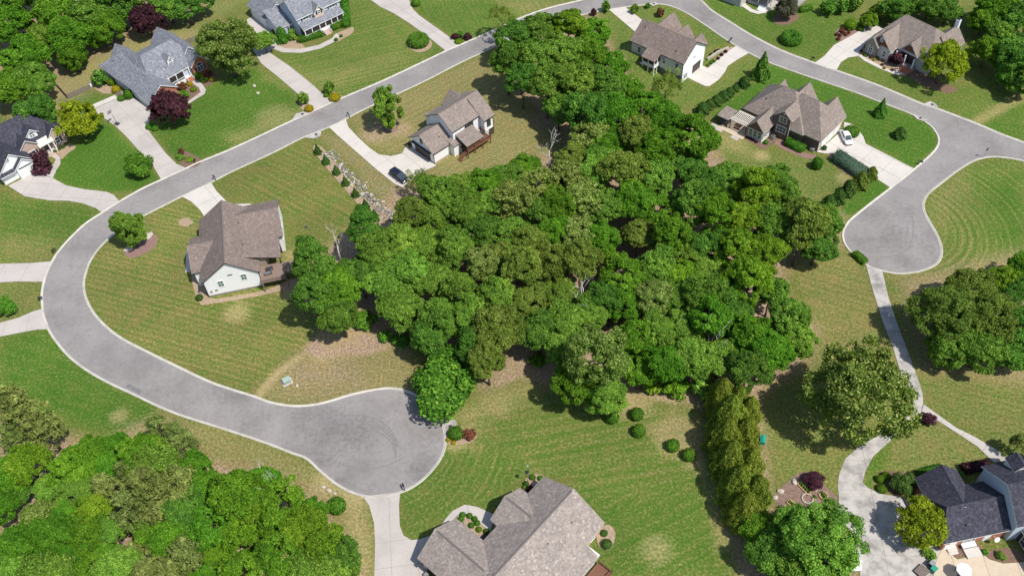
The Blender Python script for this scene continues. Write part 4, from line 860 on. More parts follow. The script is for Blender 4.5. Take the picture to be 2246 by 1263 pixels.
# ------------------------------------------------------------------ plants: leaf-built crowns
rng = np.random.default_rng(7)
def leaf_mesh(name, C_pts, Nrm, size, tint, mat, core=None, aspect=.62):
    """one folded leaf card for each point"""
    n = len(C_pts); Nrm = Nrm/np.linalg.norm(Nrm, axis=1, keepdims=True)
    r = rng.normal(size=(n, 3)); u = np.cross(Nrm, r); u /= np.linalg.norm(u, axis=1, keepdims=True); w = np.cross(Nrm, u)
    s = size[:, None]; a = C_pts+u*s; b = C_pts+w*s*aspect+Nrm*s*.22; c = C_pts-u*s; d = C_pts-w*s*aspect+Nrm*s*.22
    V = np.stack([a, b, c, d], 1).reshape(-1, 3); Fq = np.arange(4*n).reshape(n, 4)
    T = np.concatenate([Fq[:, [0, 1, 2]], Fq[:, [0, 2, 3]]]); ft = np.concatenate([tint, tint])
    if core is not None:
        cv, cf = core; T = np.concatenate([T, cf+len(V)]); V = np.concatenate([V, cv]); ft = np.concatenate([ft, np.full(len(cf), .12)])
    me = bpy.data.meshes.new(name); me.vertices.add(len(V)); me.vertices.foreach_set('co', V.astype(np.float32).ravel())
    me.loops.add(T.size); me.loops.foreach_set('vertex_index', T.ravel().astype(np.int32))
    me.polygons.add(len(T)); me.polygons.foreach_set('loop_start', np.arange(0, T.size, 3, dtype=np.int32)); me.update(calc_edges=True)
    at = me.attributes.new('tint', 'FLOAT', 'FACE'); at.data.foreach_set('value', np.clip(ft, 0, 1).astype(np.float32))
    me.materials.append(mat); return me
_bm = bmesh.new(); bmesh.ops.create_icosphere(_bm, subdivisions=2, radius=1.0); _bm.verts.ensure_lookup_table()
ICO_V = np.array([v.co[:] for v in _bm.verts]); ICO_F = np.array([[v.index for v in f.verts] for f in _bm.faces]); _bm.free()
def usphere(n):
    v = rng.normal(size=(n, 3)); return v/np.linalg.norm(v, axis=1, keepdims=True)
def crown_broad(name, mat, lobes=9, lobe=(1.5, 2.25), clumps=12, clump=(.5, .9), per=185, leaf=(.125, .23), flat=1.0, low=-.35, tipped=0.0, spread=(.42, .72), gap=1.0):
    """broadleaf crown of radius ~4.2 round (0,0,7.6): boughs, each a cluster of leaf clumps"""
    pts, nr, sz, ti = [], [], [], []; n2 = lobes*2
    i = np.arange(n2); z = 1-2*(i+.5)/n2; ph = i*2.39996+rng.uniform(0, 6)
    dirs = np.stack([np.sqrt(1-z*z)*np.cos(ph), np.sqrt(1-z*z)*np.sin(ph), z], 1)+rng.normal(size=(n2, 3))*.25
    dirs = dirs[dirs[:, 2] > low]; dirs /= np.linalg.norm(dirs, axis=1, keepdims=True)
    inner = usphere(max(3, lobes//3)); inner[:, 2] = np.abs(inner[:, 2])+.3; inner /= np.linalg.norm(inner, axis=1, keepdims=True)
    for li, d in enumerate(np.concatenate([dirs, inner])):
        LR = rng.uniform(*lobe); lc = d*np.array([1, 1, flat])*4.2*(rng.uniform(*spread) if li < len(dirs) else rng.uniform(.15, .5)); t0 = rng.uniform(.0, .35)
        for cd in usphere(int(clumps*(LR/1.8)**2*1.6)):
            if cd@d < -.25: continue
            c = lc+cd*LR*rng.uniform(.72, 1.02)*np.array([1, 1, .85]); R = rng.uniform(*clump); n = max(8, int(per*rng.uniform(.6, 1.3)*(R/.7)**2)); q = usphere(n); out = (cd+d*.6); out = out/np.linalg.norm(out)
            q = q[(q@out) > -.5]; n = len(q)
            pts.append(c+q*R*rng.uniform(.5, 1.1, n)[:, None]*np.array([1, 1, .7])); nr.append(q*.55+out*.35+np.array([0, 0, .4])+rng.normal(size=(n, 3))*.75); sz.append(rng.uniform(*leaf, n))
            tt = t0*.8+rng.uniform(0, .18)+rng.uniform(-.1, .65, n)
            if tipped: tt = np.where((q[:, 2] > 0) & (rng.random(n) < tipped), rng.uniform(.66, 1.0, n), tt*.75)
            ti.append(tt)
    C = np.concatenate(pts); C[:, 2] += 7.6
    return leaf_mesh(name, C, np.concatenate(nr), np.concatenate(sz), np.concatenate(ti), mat)
def crown_pine(name, mat):
    pts, nr, sz, ti = [], [], [], []
    for k in range(80):
        zz = rng.uniform(4.5, 12.5); f = (12.9-zz)/8.4; a = rng.uniform(0, 6.28); rr = (1.0+3.0*min(1, f*1.15))*rng.uniform(.35, 1.0)
        c = np.array([math.cos(a)*rr, math.sin(a)*rr, zz]); R = rng.uniform(.5, .95); n = 60
        q = usphere(n); pts.append(c+q*R*rng.uniform(.3, 1.0, n)[:, None]*np.array([1.25, 1.25, .6])); nr.append(q+rng.normal(size=(n, 3))*.5+np.array([0, 0, .4])); sz.append(rng.uniform(.18, .36, n)); ti.append(rng.uniform(0, .45, n)+rng.uniform(0, .55))
    return leaf_mesh(name, np.concatenate(pts), np.concatenate(nr), np.concatenate(sz), np.concatenate(ti), mat, aspect=.4)
def crown_cone(name, mat, n=2200, leaf=(.07, .15), pw=1.0, bulge=.0):
    """unit cone plant: radius 1 at the ground, height 2.6"""
    h_ = rng.uniform(0, 1, n)**1.35; a = rng.uniform(0, 6.28, n)
    prof = (1-h_)**pw*(1+bulge*np.sin(np.pi*h_)); prof *= 1+.13*np.sin(a*5+h_*9)+.08*np.sin(a*9-h_*17)
    prof *= np.clip(h_/.06, .75, 1)
    r = prof*rng.uniform(.78, 1.05, n); C = np.stack([np.cos(a)*r, np.sin(a)*r, h_*2.6+.05], 1)
    nr = np.stack([np.cos(a), np.sin(a), np.full(n, .7)], 1)+rng.normal(size=(n, 3))*.45
    th = np.linspace(0, 6.28, 12, endpoint=False); cv = [(math.cos(x)*.72, math.sin(x)*.72, .03) for x in th]+[(math.cos(x)*.62*(.55**pw)*(1+bulge), math.sin(x)*.62*(.55**pw)*(1+bulge), 1.1) for x in th]+[(0, 0, 2.3)]
    cf = [(i, (i+1) % 12, 12+i) for i in range(12)]+[((i+1) % 12, 12+(i+1) % 12, 12+i) for i in range(12)]+[(12+i, 12+(i+1) % 12, 24) for i in range(12)]
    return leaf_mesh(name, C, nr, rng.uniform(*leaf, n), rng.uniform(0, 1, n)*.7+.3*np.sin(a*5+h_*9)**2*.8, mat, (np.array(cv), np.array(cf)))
def crown_ball(name, mat, n=1500, leaf=(.05, .11), jit=.35, rough=.06, zs=.85, hole=0.0):
    """unit clipped ball resting on z=0"""
    q = usphere(n); q = q[q[:, 2] > -.75]; n = len(q); k = 1+rough*np.sin(q[:, 0]*6+1)*np.sin(q[:, 1]*7)+rng.normal(size=n)*rough*.5
    C = q*k[:, None]*np.array([1, 1, zs]); C[:, 2] += zs*.8
    cv = ICO_V*np.array([.93, .93, .93*zs]); cv = cv+np.array([0, 0, zs*.8])
    nr = q+rng.normal(size=(n, 3))*jit
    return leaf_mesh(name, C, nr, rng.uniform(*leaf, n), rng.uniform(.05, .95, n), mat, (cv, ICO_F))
def crown_loose(name, mat, n=1500, leaf=(.09, .18)):
    """unit loose shrub: clumps round (0,0,.8)"""
    pts, nr = [], []
    for d in usphere(34):
        if d[2] < -.5: continue
        c = d*rng.uniform(.45, .85)*np.array([1, 1, .85]); m = n//30; q = usphere(m)
        pts.append(c+q*rng.uniform(.15, .34, m)[:, None]); nr.append(q*.5+d*.4+np.array([0, 0, .5])+rng.normal(size=(m, 3))*.5)
    C = np.concatenate(pts); C[:, 2] = np.maximum(C[:, 2]+.8, .02); k = len(C)
    cv = ICO_V*.55+np.array([0, 0, .62])
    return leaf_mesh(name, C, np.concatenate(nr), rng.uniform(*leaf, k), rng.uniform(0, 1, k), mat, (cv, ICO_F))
def crown_hedge(name, mat, L, W, H, dens=70, leaf=(.07, .14), rnd=.35):
    """clipped hedge block L x W x H, centred, on z=0"""
    n = int(dens*(L*W+2*(L+W)*H)); q = usphere(n)*np.array([1, 1, 1]); q = q[q[:, 2] > -.8]; n = len(q)
    p4 = np.abs(q)**4; sup = q/(p4.sum(1)**.25)[:, None]
    # spread along the length
    sup[:, 0] = np.where(np.abs(sup[:, 0]) < .96, rng.uniform(-1, 1, n), sup[:, 0])
    C = sup*np.array([L/2, W/2, H/2]); C[:, 2] += H/2; C += rng.normal(size=(n, 3))*.05
    C *= (1+.05*np.sin(C[:, :1]*3+C[:, 1:2]*2)); nr = q+rng.normal(size=(n, 3))*.4+np.array([0, 0, .2])
    b = np.array([(x*L*.46, y*W*.42, z) for z in (.02, H*.88) for x, y in ((-1, -1), (1, -1), (1, 1), (-1, 1))])
    cf = np.array([(0,1,5),(0,5,4),(1,2,6),(1,6,5),(2,3,7),(2,7,6),(3,0,4),(3,4,7),(4,5,6),(4,6,7)])
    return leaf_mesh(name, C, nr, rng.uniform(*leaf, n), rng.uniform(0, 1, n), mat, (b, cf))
def trunk_mesh(seed, top=6.5, r0=.24, limbs=6, spread=2.6, mat='bark'):
    rr = random.Random(seed); mb = MB(); pts = [(0, 0, -.1)]
    for i in range(1, 6): pts.append((rr.uniform(-.18, .18)*i*.5, rr.uniform(-.18, .18)*i*.5, top*i/5))
    mb.tube(pts, [r0*1.5, r0*1.05, r0*.9, r0*.75, r0*.55, r0*.3], 8)
    for k in range(limbs):
        z = top*rr.uniform(.35, .95); a = 6.28*k/limbs+rr.uniform(-.4, .4); s = rr.uniform(.6, 1)*spread
        mb.tube([(0, 0, z), (math.cos(a)*s*.5, math.sin(a)*s*.5, z+s*.45), (math.cos(a)*s, math.sin(a)*s, z+s*.75)], [r0*.45, r0*.3, r0*.08], 6)
    return mb.mesh('trunk', [M[mat]], True)

TR = [trunk_mesh(i) for i in range(4)]; TRP = [trunk_mesh(20+i, 11.8, .22, 9, 1.8) for i in range(2)]
CR = {}
for k, nv in (('o', 4), ('d', 3), ('b', 3), ('y', 3), ('v', 3)): CR[k] = [crown_broad('crown', MF[k], lobes=int(rng.integers(7, 12)), flat=rng.uniform(.85, 1.2)) for _ in range(nv)]
CR['p'] = [crown_broad('crown', MF['p'], tipped=.5, lobes=9) for _ in range(3)]
for k, tp in (('p', .34), ('o', 0), ('v', 0)): CR[k+'B'] = [crown_broad('crown', MF[k], lobes=17, lobe=(1.15, 1.8), clumps=15, clump=(.4, .7), per=230, leaf=(.085, .155), tipped=tp, flat=.95, spread=(.5, .82)) for _ in range(2 if k == 'p' else 1)]
CR['l'] = [crown_broad('crown', MF['l'], lobes=15, lobe=(1.25, 1.75), clump=(.45, .75), per=90, leaf=(.15, .25), flat=.92) for _ in range(2)]
CR['u'] = [crown_broad('crown', MF['u'], lobes=16, lobe=(1.2, 1.7), clump=(.45, .75), per=90, leaf=(.15, .25), flat=.9) for _ in range(2)]
CR['n'] = [crown_pine('crown', MF['n']) for _ in range(3)]
CR['m'] = [crown_broad('crown', MF['m'], lobes=12, flat=1.15)]
CR['t'] = [crown_broad('crown', MF['v'], lobes=8, lobe=(1.3, 1.9), clumps=9, per=50, spread=(.45, .8)) for _ in range(2)]   # thin airy crown
CR['st'] = [crown_broad('crown', MF['o'], lobes=9, lobe=(1.2, 1.9), clumps=11, spread=(.3, .85), low=-.95) for _ in range(2)]
LOOK_ = None
BOX = {'o': 7.6, 'n': 8.6}
def place_tree(kind, px, py, dpx, label, group=None, cat='tree', name='broadleaf_tree', vz=1.0, low=None, zsc=None):
    """crown centre seen at (px, py), crown dpx wide in the photograph; low: crown centre height as share of crown radius"""
    if dpx > 125 and kind+'B' in CR: kind += 'B'
    hc = BOX.get(kind, 7.6); R0 = 4.2 if kind != 'n' else 3.9
    s = 1.0; zc = 7.0
    for _ in range(5):
        q = P(px, py, zc); s = dpx/2/scale_at(q)/R0; zc = hc*s*vz if low is None else low*s*R0
    q = P(px, py, zc); i = place_tree.n; place_tree.n += 1; rr = random.Random(i*13+5)
    e = empty(name, (q.x, q.y, 0), rr.uniform(0, 6.28)); tag(e, label, cat, group)
    szz = s*vz*rr.uniform(.94, 1.06)
    tm = (TRP if kind == 'n' else TR); t1 = link('trunk', tm[i % len(tm)], e); c1 = link('crown', CR[kind][i % len(CR[kind])], e)
    c1.scale = (s, s, szz); t1.scale = (s, s, szz*(1.0 if low is None else .6))
    if zsc: szz = s*zsc; c1.scale.z = szz; t1.scale.z = zc/6.2
    if low is not None: c1.location.z = zc-hc*szz
    c1.rotation_euler = (0, 0, rr.uniform(0, 6.28)); return e
place_tree.n = 0
ORD = ['first', 'second', 'third', 'fourth', 'fifth', 'sixth', 'seventh', 'eighth', 'ninth', 'tenth', 'eleventh', 'twelfth', 'thirteenth', 'fourteenth', 'fifteenth', 'sixteenth', 'seventeenth', 'eighteenth', 'nineteenth', 'twentieth', 'twenty-first', 'twenty-second', 'twenty-third', 'twenty-fourth', 'twenty-fifth', 'twenty-sixth', 'twenty-seventh', 'twenty-eighth']
LOOK = {'o': 'mid green broadleaf tree', 'd': 'dark green broadleaf tree', 'b': 'bright green broadleaf tree', 'y': 'yellow-green broadleaf tree', 'v': 'olive green broadleaf tree', 'p': 'pale-tipped broadleaf tree', 'n': 'brownish olive pine', 'l': 'lime green tree', 'u': 'purple-leaved tree', 't': 'thin airy olive tree'}
def wood(trees, where, group, nrows, low=None):
    """label every tree of a wood by its row (counted from the lower edge) and its place in it"""
    ys = sorted(t_[1] for t_ in trees); rows = {}
    lo, hi = ys[0], ys[-1]+1
    for t_ in trees: rows.setdefault(int((hi-t_[1])/(hi-lo)*nrows*.9999), []).append(t_)
    for r, ts in rows.items():
        for i, (x, y, d, k) in enumerate(sorted(ts)):
            nm = 'pine_tree' if k == 'n' else 'broadleaf_tree'
            place_tree(k, x, y, d, f'{LOOK[k]}, {ORD[i]} from left in {ORD[r]} row up, {where}', group, name=nm, vz=random.Random(int(x*7+y*3)).uniform(.8, 1.25), low=low)
central = [(1130,85,85,'d'),(1185,70,85,'d'),(1245,60,85,'y'),(1300,75,80,'b'),(1112,138,80,'d'),(1170,135,85,'o'),(1235,115,90,'o'),(1295,128,85,'b'),(1345,150,70,'b'),(1145,180,70,'d'),(1200,190,85,'o'),(1262,182,92,'o'),(1325,195,92,'d'),(1378,195,66,'b'),(1225,238,74,'o'),(1288,250,95,'d'),(1350,245,88,'b'),(1415,240,90,'b'),(1290,300,90,'p'),(1340,308,95,'b'),(1400,298,88,'v'),(1458,268,98,'b'),(1522,312,110,'b'),(1255,345,70,'v'),(1440,330,88,'b'),(1320,350,80,'o'),
 (918,400,60,'t'),(960,425,85,'o'),(1010,415,85,'o'),(1062,408,85,'b'),(1112,398,80,'o'),(1150,368,70,'b'),(1190,405,82,'p'),(1246,392,85,'p'),(1300,385,85,'o'),(1368,380,100,'v'),(1440,388,85,'o'),(1505,372,85,'d'),(1558,402,75,'d'),(1602,402,95,'o'),(1660,420,95,'y'),(1704,402,78,'d'),(1722,442,70,'o'),
 (905,468,80,'v'),(962,482,88,'o'),(1020,470,88,'o'),(1075,452,86,'o'),(1130,445,90,'p'),(1178,470,80,'o'),(1228,455,86,'b'),(1280,440,90,'p'),(1332,455,85,'o'),(1392,440,92,'b'),(1452,462,88,'b'),(1520,448,92,'o'),(1572,478,96,'y'),(1640,488,105,'y'),(1700,498,90,'o'),(1762,505,110,'v'),(1808,492,80,'o'),(1792,540,80,'d'),
 (800,505,84,'d'),(832,558,92,'o'),(880,540,92,'o'),(935,540,88,'o'),(1000,548,92,'o'),(1060,580,86,'p'),(1062,512,80,'d'),(1120,512,88,'o'),(1168,530,80,'v'),(1215,512,80,'b'),(1270,520,88,'p'),(1320,528,80,'b'),(1398,520,80,'v'),(1472,518,85,'b'),(1500,565,80,'o'),(1555,545,88,'d'),(1618,560,105,'y'),(1672,560,98,'y'),
 (690,588,105,'d'),(740,636,105,'b'),(790,605,96,'d'),(850,622,96,'o'),(905,598,88,'o'),(950,622,92,'o'),(1005,640,88,'o'),(1100,570,86,'v'),(1152,592,95,'v'),(1212,572,90,'v'),(1272,572,92,'v'),(1336,572,55,'y'),(1372,605,105,'b'),(1440,590,88,'o'),(1502,612,88,'y'),(1560,600,88,'o'),(1642,622,108,'y'),(1692,640,78,'o'),
 (690,655,100,'d'),(745,690,86,'d'),(880,680,105,'o'),(960,700,95,'o'),(1022,695,95,'o'),(1082,660,88,'o'),(1092,722,110,'v'),(1160,662,88,'v'),(1180,730,86,'d'),(1230,645,86,'o'),(1240,705,92,'o'),(1292,690,95,'o'),(1332,660,78,'d'),(1372,668,86,'b'),(1432,660,88,'p'),(1484,655,88,'o'),(1542,655,95,'o'),(1592,655,80,'d'),
 (940,738,80,'d'),(1035,762,82,'d'),(1068,792,86,'v'),(1235,760,86,'o'),(1310,785,140,'p'),(1262,840,105,'b'),(1325,862,90,'o'),(1392,745,86,'b'),(1445,730,86,'o'),(1500,722,95,'o'),(1560,705,95,'b'),(1612,705,86,'d'),(1652,745,105,'b'),(1692,775,100,'b'),(1732,695,95,'o'),(1745,745,85,'o'),(1400,810,90,'b'),(1455,800,90,'b'),(1520,790,95,'o'),(1580,785,90,'o'),(1640,815,90,'d')]
wood(central, 'central wood', 'trees of the central wood', 12)
rs = random.Random(4); lower = [(45,900,120,'n'),(95,938,90,'n'),(30,955,80,'n'),(350,940,80,'n'),(395,965,70,'n')]
def inside(x, y, pl):
    c = False
    for i in range(len(pl)):
        (x1, y1), (x2, y2) = pl[i], pl[i-1]
        if (y1 > y) != (y2 > y) and x < (x2-x1)*(y-y1)/(y2-y1)+x1: c = not c
    return c
pl = [(-20,985),(60,1005),(130,1000),(200,975),(270,965),(330,995),(440,1000),(560,1045),(640,1045),(690,1110),(735,1150),(765,1290),(-20,1290)]
for j, y in enumerate(range(985, 1300, 46)):
    for i, x in enumerate(range(-20+(j % 2)*34, 800, 68)):
        xx, yy = x+rs.uniform(-18, 18), y+rs.uniform(-14, 14)
        if inside(xx, yy, pl):
            k = 'n' if math.hypot((xx-330)/110, (yy-1090)/60) < 1 or math.hypot((xx-360)/80, (yy-1235)/40) < 1 else rs.choice('bobdobyobpby')
            lower.append((xx, yy, rs.choice((68, 80, 92, 104, 118)), k))
wood(lower, 'lower left wood', 'trees of the lower left wood', 7)
upl = [(20,50,105,'b'),(55,125,105,'b'),(30,190,95,'b'),(75,185,80,'d'),(125,25,105,'b'),(155,85,100,'b'),(160,128,60,'b'),(205,35,100,'d'),(235,65,75,'b'),(260,20,85,'d'),(310,0,80,'d'),(365,8,80,'d'),(410,18,70,'d'),(440,8,60,'d'),(95,85,70,'o'),(40,-10,80,'d'),(200,88,50,'y')]
wood(upl, 'upper left wood', 'trees of the upper left wood', 4, 1.2)
upr = [(2158,48,70,'y'),(2185,25,95,'b'),(2235,50,90,'d'),(2222,140,100,'d'),(2165,115,75,'y'),(2190,75,70,'o'),(1968,25,62,'d'),(2040,12,70,'d'),(2078,28,58,'d'),(1935,25,48,'o'),(1905,48,38,'y'),(2005,8,60,'d'),(2240,190,70,'d')]
wood(upr, 'upper right wood', 'trees of the upper right wood', 3, .95)
rgt = [(2080,690,150,'v'),(2150,690,150,'v'),(2130,635,100,'v'),(2190,625,80,'y'),(2225,650,90,'d'),(2235,730,110,'d'),(2085,755,100,'o'),(2150,765,110,'o'),(2242,590,70,'b'),(2215,780,70,'d')]
wood(rgt, 'right edge grove', 'trees of the right grove', 3, 1.2)
lr = [(1790,1185,175,'o'),(1725,1165,100,'o'),(1690,1215,105,'d'),(1660,1160,80,'b'),(1750,1235,120,'o'),(1820,1230,110,'o')]
wood(lr, 'lower right drive group', 'trees by the lower right drive', 2, 1.2)
for k, x, y, d, lab, nm in [('p',1888,868,228,'large pale-tipped tree alone beside the narrow concrete drive','broadleaf_tree'),('p',498,105,130,'large pale-tipped oak beside the grey-roofed brick house','broadleaf_tree'),('l',172,265,95,'round lime tree beside the driveway with the basketball hoop','lime_tree'),('l',2018,1148,115,'lime green tree shading the stained concrete parking','lime_tree'),('l',2070,140,105,'round yellow-green tree in front of the chimney house','lime_tree'),('u',369,238,92,'large purple plum before the brick garage gable','plum_tree'),('u',322,45,82,'purple plum at the edge of the upper left wood','plum_tree'),('d',80,248,85,'green tree behind the dark-roofed house at left edge','broadleaf_tree'),('t',1462,192,74,'thin olive tree behind the screened porch house','broadleaf_tree'),('m',1726,20,48,'dark magnolia in front of the pale house at top','magnolia_tree'),('o',578,90,48,'small bushy tree beside the porch house driveway','broadleaf_tree'),('t',1100,40,60,'airy tree at the road end of the central wood','broadleaf_tree'),('n',2238,968,50,'dark pine at the right edge above the dormers','pine_tree')]:
    e = place_tree(k, x, y, d, lab, name=nm, low=(1.0 if k in 'ulm' else 1.15 if d >= 100 else 1.3 if k in 'do' else None), vz=1.0)
def street_tree(px, py, R, zc, hh, label, i):
    q = P(px, py); e = empty('street_tree', (q.x, q.y, 0), i*2.0); tag(e, label, 'tree'); t1 = link('trunk', TR[i], e); t1.scale = (.8, .8, zc/6.2)
    c1 = link('crown', CR['st'][i], e); sx, szz = R/4.2, hh/4.4; c1.scale = (sx, sx, szz); c1.location.z = zc-7.6*szz
street_tree(301, 541, 3.3, 5.6, 4.9, 'street tree with boulders at the left road bend', 0)
street_tree(856, 277, 3.5, 6.3, 5.6, 'thin street tree in a mulch ring beside the upper road', 1)
# bare dead trees
def dead(px, py, hgt, lab, seed, lean=(0, 0)):
    rr = random.Random(seed); mb = MB()
    def br(p, d, L, r, dep):
        q = p+d*L; m_ = (p+q)/2+Vector((rr.uniform(-1, 1), rr.uniform(-1, 1), 0))*L*.06
        mb.tube([p, m_, q], [r, r*.8, r*.55], 6)
        if dep:
            for _ in range(3): br(p+d*L*rr.uniform(.55, 1), (d+Vector((rr.uniform(-1, 1), rr.uniform(-1, 1), rr.uniform(-.1, .7)))*.8).normalized(), L*rr.uniform(.5, .7), r*.5, dep-1)
    br(Vector((0, 0, 0)), Vector((lean[0], lean[1], 1)).normalized(), hgt*.45, .2, 3); q = P(px, py)
    o = mb.build('dead_tree', M['bark_grey'], None, True); o.location = (q.x, q.y, 0); tag(o, lab, 'dead tree')
dead(750,575,11,'bare grey dead tree at the left edge of the central wood',3); dead(1205,372,12,'bare dead tree at the lawn edge of the central wood',5); dead(1535,800,13.5,'white dead snag above the lower edge of the central wood',8,(.2,.1)); dead(1275,700,13.5,'small dead snag in the middle of the central wood',11); dead(630,1110,12,'white dead tree at the edge of the lower left wood',15)

SH = {}
def shp(kind, mk, n=2):
    key = (kind, mk)
    if key not in SH:
        SH[key] = [{'ball': crown_ball, 'loose': crown_loose, 'cone': crown_cone, 'big': lambda a, b: crown_loose(a, b, 9000, (.035, .07)), 'tall': lambda a, b: crown_cone(a, b, 8000, (.035, .07), .55, .15), 'col': lambda a, b: crown_cone(a, b, 2600, (.07, .14), .45, .15)}[kind]('foliage', MF[mk]) for _ in range(n)]
    return SH[key]
def shrub(kind, mk, px, py, dpx, label, name='shrub', hs=1.0, group=None, cat='shrub'):
    """plant whose middle shows at (px, py), dpx wide in the photograph"""
    zc = .6
    for _ in range(4):
        q = P(px, py, zc); R = dpx/2/scale_at(q); zc = R*hs*(.75 if kind in ('ball', 'loose', 'big') else 1.0)
    q = P(px, py, zc); shrub.n += 1; ms = shp(kind, mk)
    o = link(name, ms[shrub.n % len(ms)]); o.location = (q.x, q.y, 0); o.scale = (R, R, R*hs); o.rotation_euler = (0, 0, shrub.n*1.7)
    return tag(o, label, cat, group)
shrub.n = 0
for i, (x, y) in enumerate([(1343,914),(1397,907),(1401,944),(1476,976),(1511,996)]): shrub('ball', 's', x, y, 30, f'clipped round shrub on the bottom lawn, {ORD[i]} from the left', hs=1.1, group='clipped balls on the lawn')
for i, (x, y) in enumerate([(696,329),(714,351),(737,374),(757,398),(779,423),(801,448),(821,470)]): shrub('cone', 'e', x, y, 19, f'small conical evergreen by the rock ditch, {ORD[i]} from the road', 'conical_evergreen', 1.05, 'conical evergreens along the rock ditch')
for i, (x, y, d) in enumerate([(1541,240,30),(1556,230,24),(1571,222,26),(1586,212,26),(1600,203,22),(1613,194,18),(1633,181,26)]): shrub('col', 'e', x, y, d, f'evergreen in the row left of the brown house, {ORD[i]} from below', 'evergreen_screen', .7, 'evergreen row left of the brown house')
for i, (x, y, d) in enumerate([(1817,447,32),(1840,433,30),(1862,415,30),(1888,398,34),(1912,382,26)]): shrub('col', 'e' if i < 3 else 'v', x, y, d, f'evergreen beside the right cul-de-sac, {ORD[i]} from the left', 'evergreen_screen', .95, 'evergreens beside the right cul-de-sac')
for i, (x, y, d) in enumerate([(1582,872,62),(1618,885,56),(1600,918,76),(1642,905,52),(1590,965,74),(1632,960,66),(1600,1012,74),(1642,1025,66),(1618,1068,78),(1655,1085,70),(1630,1120,70)]): shrub('tall', 'c', x, y, d*1.12, f'tall golden cypress in the screen right of the bottom lawn, {ORD[i]} from the top', 'cypress', 1.25, 'golden cypress screen')
